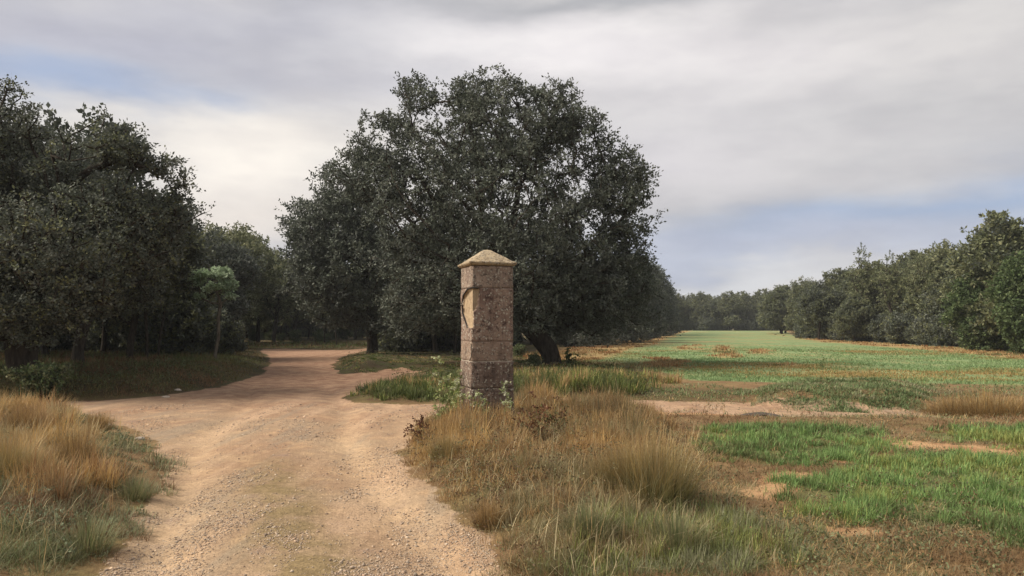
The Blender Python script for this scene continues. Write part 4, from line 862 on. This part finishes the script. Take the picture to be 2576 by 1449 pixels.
# ------------------------------------------------------------------ leafy weeds
def weed(name, h, stems, seed, cols, loc, label, flowers=0, spread=.25, leafs=26, size=.03, cat='plant', s=1.0):
    rs_ = np.random.RandomState(seed); root = bpy.data.objects.new(name, None); COL.objects.link(root); root.location = (*loc, float(H(*loc))); root.scale = (s,) * 3
    root['label'] = label; root['category'] = cat; cen = []
    for i in range(stems):
        a = rs_.uniform(0, 6.28); hh_ = h * (1 if i == 0 else rs_.uniform(.45, .8)); sp_ = spread * (.2 if i == 0 else rs_.uniform(.5, 1.2)); pts = []
        for f in np.linspace(0, 1, 7): pts.append((math.cos(a) * sp_ * f ** 1.4 + rs_.normal(0, .008), math.sin(a) * sp_ * f ** 1.4 + rs_.normal(0, .008), hh_ * f))
        P_ = np.array(pts); V, F = tube_tree(P_, np.arange(-1, 6), np.linspace(.006, .002, 7), 4); link('stem', mesh_np('stem', V, F, M_STEM, smooth=True), root)
        for f in np.linspace(.25, 1, max(4, int(hh_ * 11))): j = min(5, int(f * 6)); cen.append(P_[j] + (P_[j + 1] - P_[j]) * (f * 6 - j) + rs_.normal(0, .03, 3))
    link('foliage', leaf_mesh('foliage', np.array(cen), leafs, .065, size * 1.5, size, cols, [1 / len(cols)] * len(cols), M_SOFT, rs_), root)
    if flowers:
        top = np.array(cen)[np.argsort(-np.array(cen)[:, 2])[:flowers]]
        link('flower_heads', leaf_mesh('flower_heads', top, 30, .03, .022, .02, [(.50, .55, .34), (.62, .62, .48)], [.5, .5], M_SOFT, rs_), root, kind='stuff')
    return root
M_STEM = plain('green_stem', (.16, .17, .07))
WG = [(.20, .25, .08), (.28, .33, .13), (.15, .2, .07), (.36, .38, .20)]
g0 = P(1108, 1000, 10.9)[:2]; weed('leafy_weed', .98, 7, 81, WG, g0, 'tallest pale green flowering weed left of the stone pillar', 12, .3, 16, .026)
g0 = P(1150, 1000, 10.7)[:2]; weed('leafy_weed', .6, 6, 82, WG, g0, 'yellow green weed pressed against the left foot of the pillar', 6, .22, 16, .026)
g0 = P(1205, 1000, 10.4)[:2]; weed('leafy_weed', .45, 5, 83, WG, g0, 'short speckled weed in front of the pillar foot', 9, .2, 14, .022)
g0 = P(1272, 1000, 10.35)[:2]; weed('leafy_weed', .62, 3, 84, WG, g0, 'white dotted climbing weed at the right front corner of the pillar', 8, .08, 12, .02)
x0 = G(2070, 940); weed('leafy_weed', .45, 3, 85, [(.10, .14, .05), (.15, .19, .07)], x0, 'lone tall weed standing in the middle of the green field', 0, .16, 6, .035)
x0 = G(1430, 930); weed('leafy_weed', .5, 5, 86, [(.07, .10, .03), (.10, .14, .04)], x0, 'dark leafy weed just right of the leaning oak trunk', 0, .25, 18, .05)
x0 = G(1355, 1150); weed('dock_plant', .5, 6, 87, [(.16, .07, .035), (.12, .06, .03), (.2, .1, .05)], x0, 'withered dark brown dock plant in the dry patch right of the pillar', 0, .3, 20, .022)
x0 = G(1400, 1130); weed('dock_plant', .45, 6, 88, [(.16, .07, .035), (.12, .06, .03), (.09, .09, .03)], x0, 'second withered dock plant behind the first near the cross track', 0, .3, 20, .022)
x0 = G(1070, 1130); weed('dock_plant', .3, 6, 89, [(.14, .06, .035), (.10, .05, .03)], x0, 'small withered brown plant at the left corner of the dry patch', 0, .25, 20, .022)

# a few larger loose stones
def rock(px, py, r, label, c=(.42, .36, .30)):
    x, y = G(px, py); rs_ = np.random.RandomState(int(px)); import bmesh
    bm = bmesh.new(); bmesh.ops.create_icosphere(bm, subdivisions=2, radius=1)
    for v in bm.verts:
        k = 1 + (float(vn(v.co.x * 1.0 + px, v.co.y + v.co.z, .7, 4)) - .5) * .6; v.co = Vector((v.co.x * 1.4 * r * k, v.co.y * r * k, v.co.z * .55 * r * k))
    me = bpy.data.meshes.new('rock'); bm.to_mesh(me); bm.free(); me.materials.append(plain('rock_stone', c)); o = link('rock', me); o.location = (x, y, float(H(x, y)) + r * .2)
    o.rotation_euler = (0, 0, px); o['label'] = label; o['category'] = 'rock'
rock(447, 988, .06, 'pale loose stone at the edge of the left bank', (.55, .47, .40))
rock(405, 952, .07, 'small pale stone up on the left bank', (.5, .45, .40))
rock(418, 1001, .06, 'small flat stone lying on the cross track', (.5, .42, .34))
rock(265, 1082, .07, 'grey stone at the corner of the left verge grass', (.4, .34, .28))
rock(350, 1108, .05, 'little stone beside the worn edge of the left verge', (.4, .34, .28))
for q_, (px_, s_) in enumerate([(1895, .14), (1940, .17)]): rock(px_, 1058 - q_ * 2, s_, ['low dark clod', 'larger dark clod'][q_] + ' on the near side of the cross track', (.07, .05, .035)); bpy.context.scene.objects[-1].scale = (1.6, .9, .35)
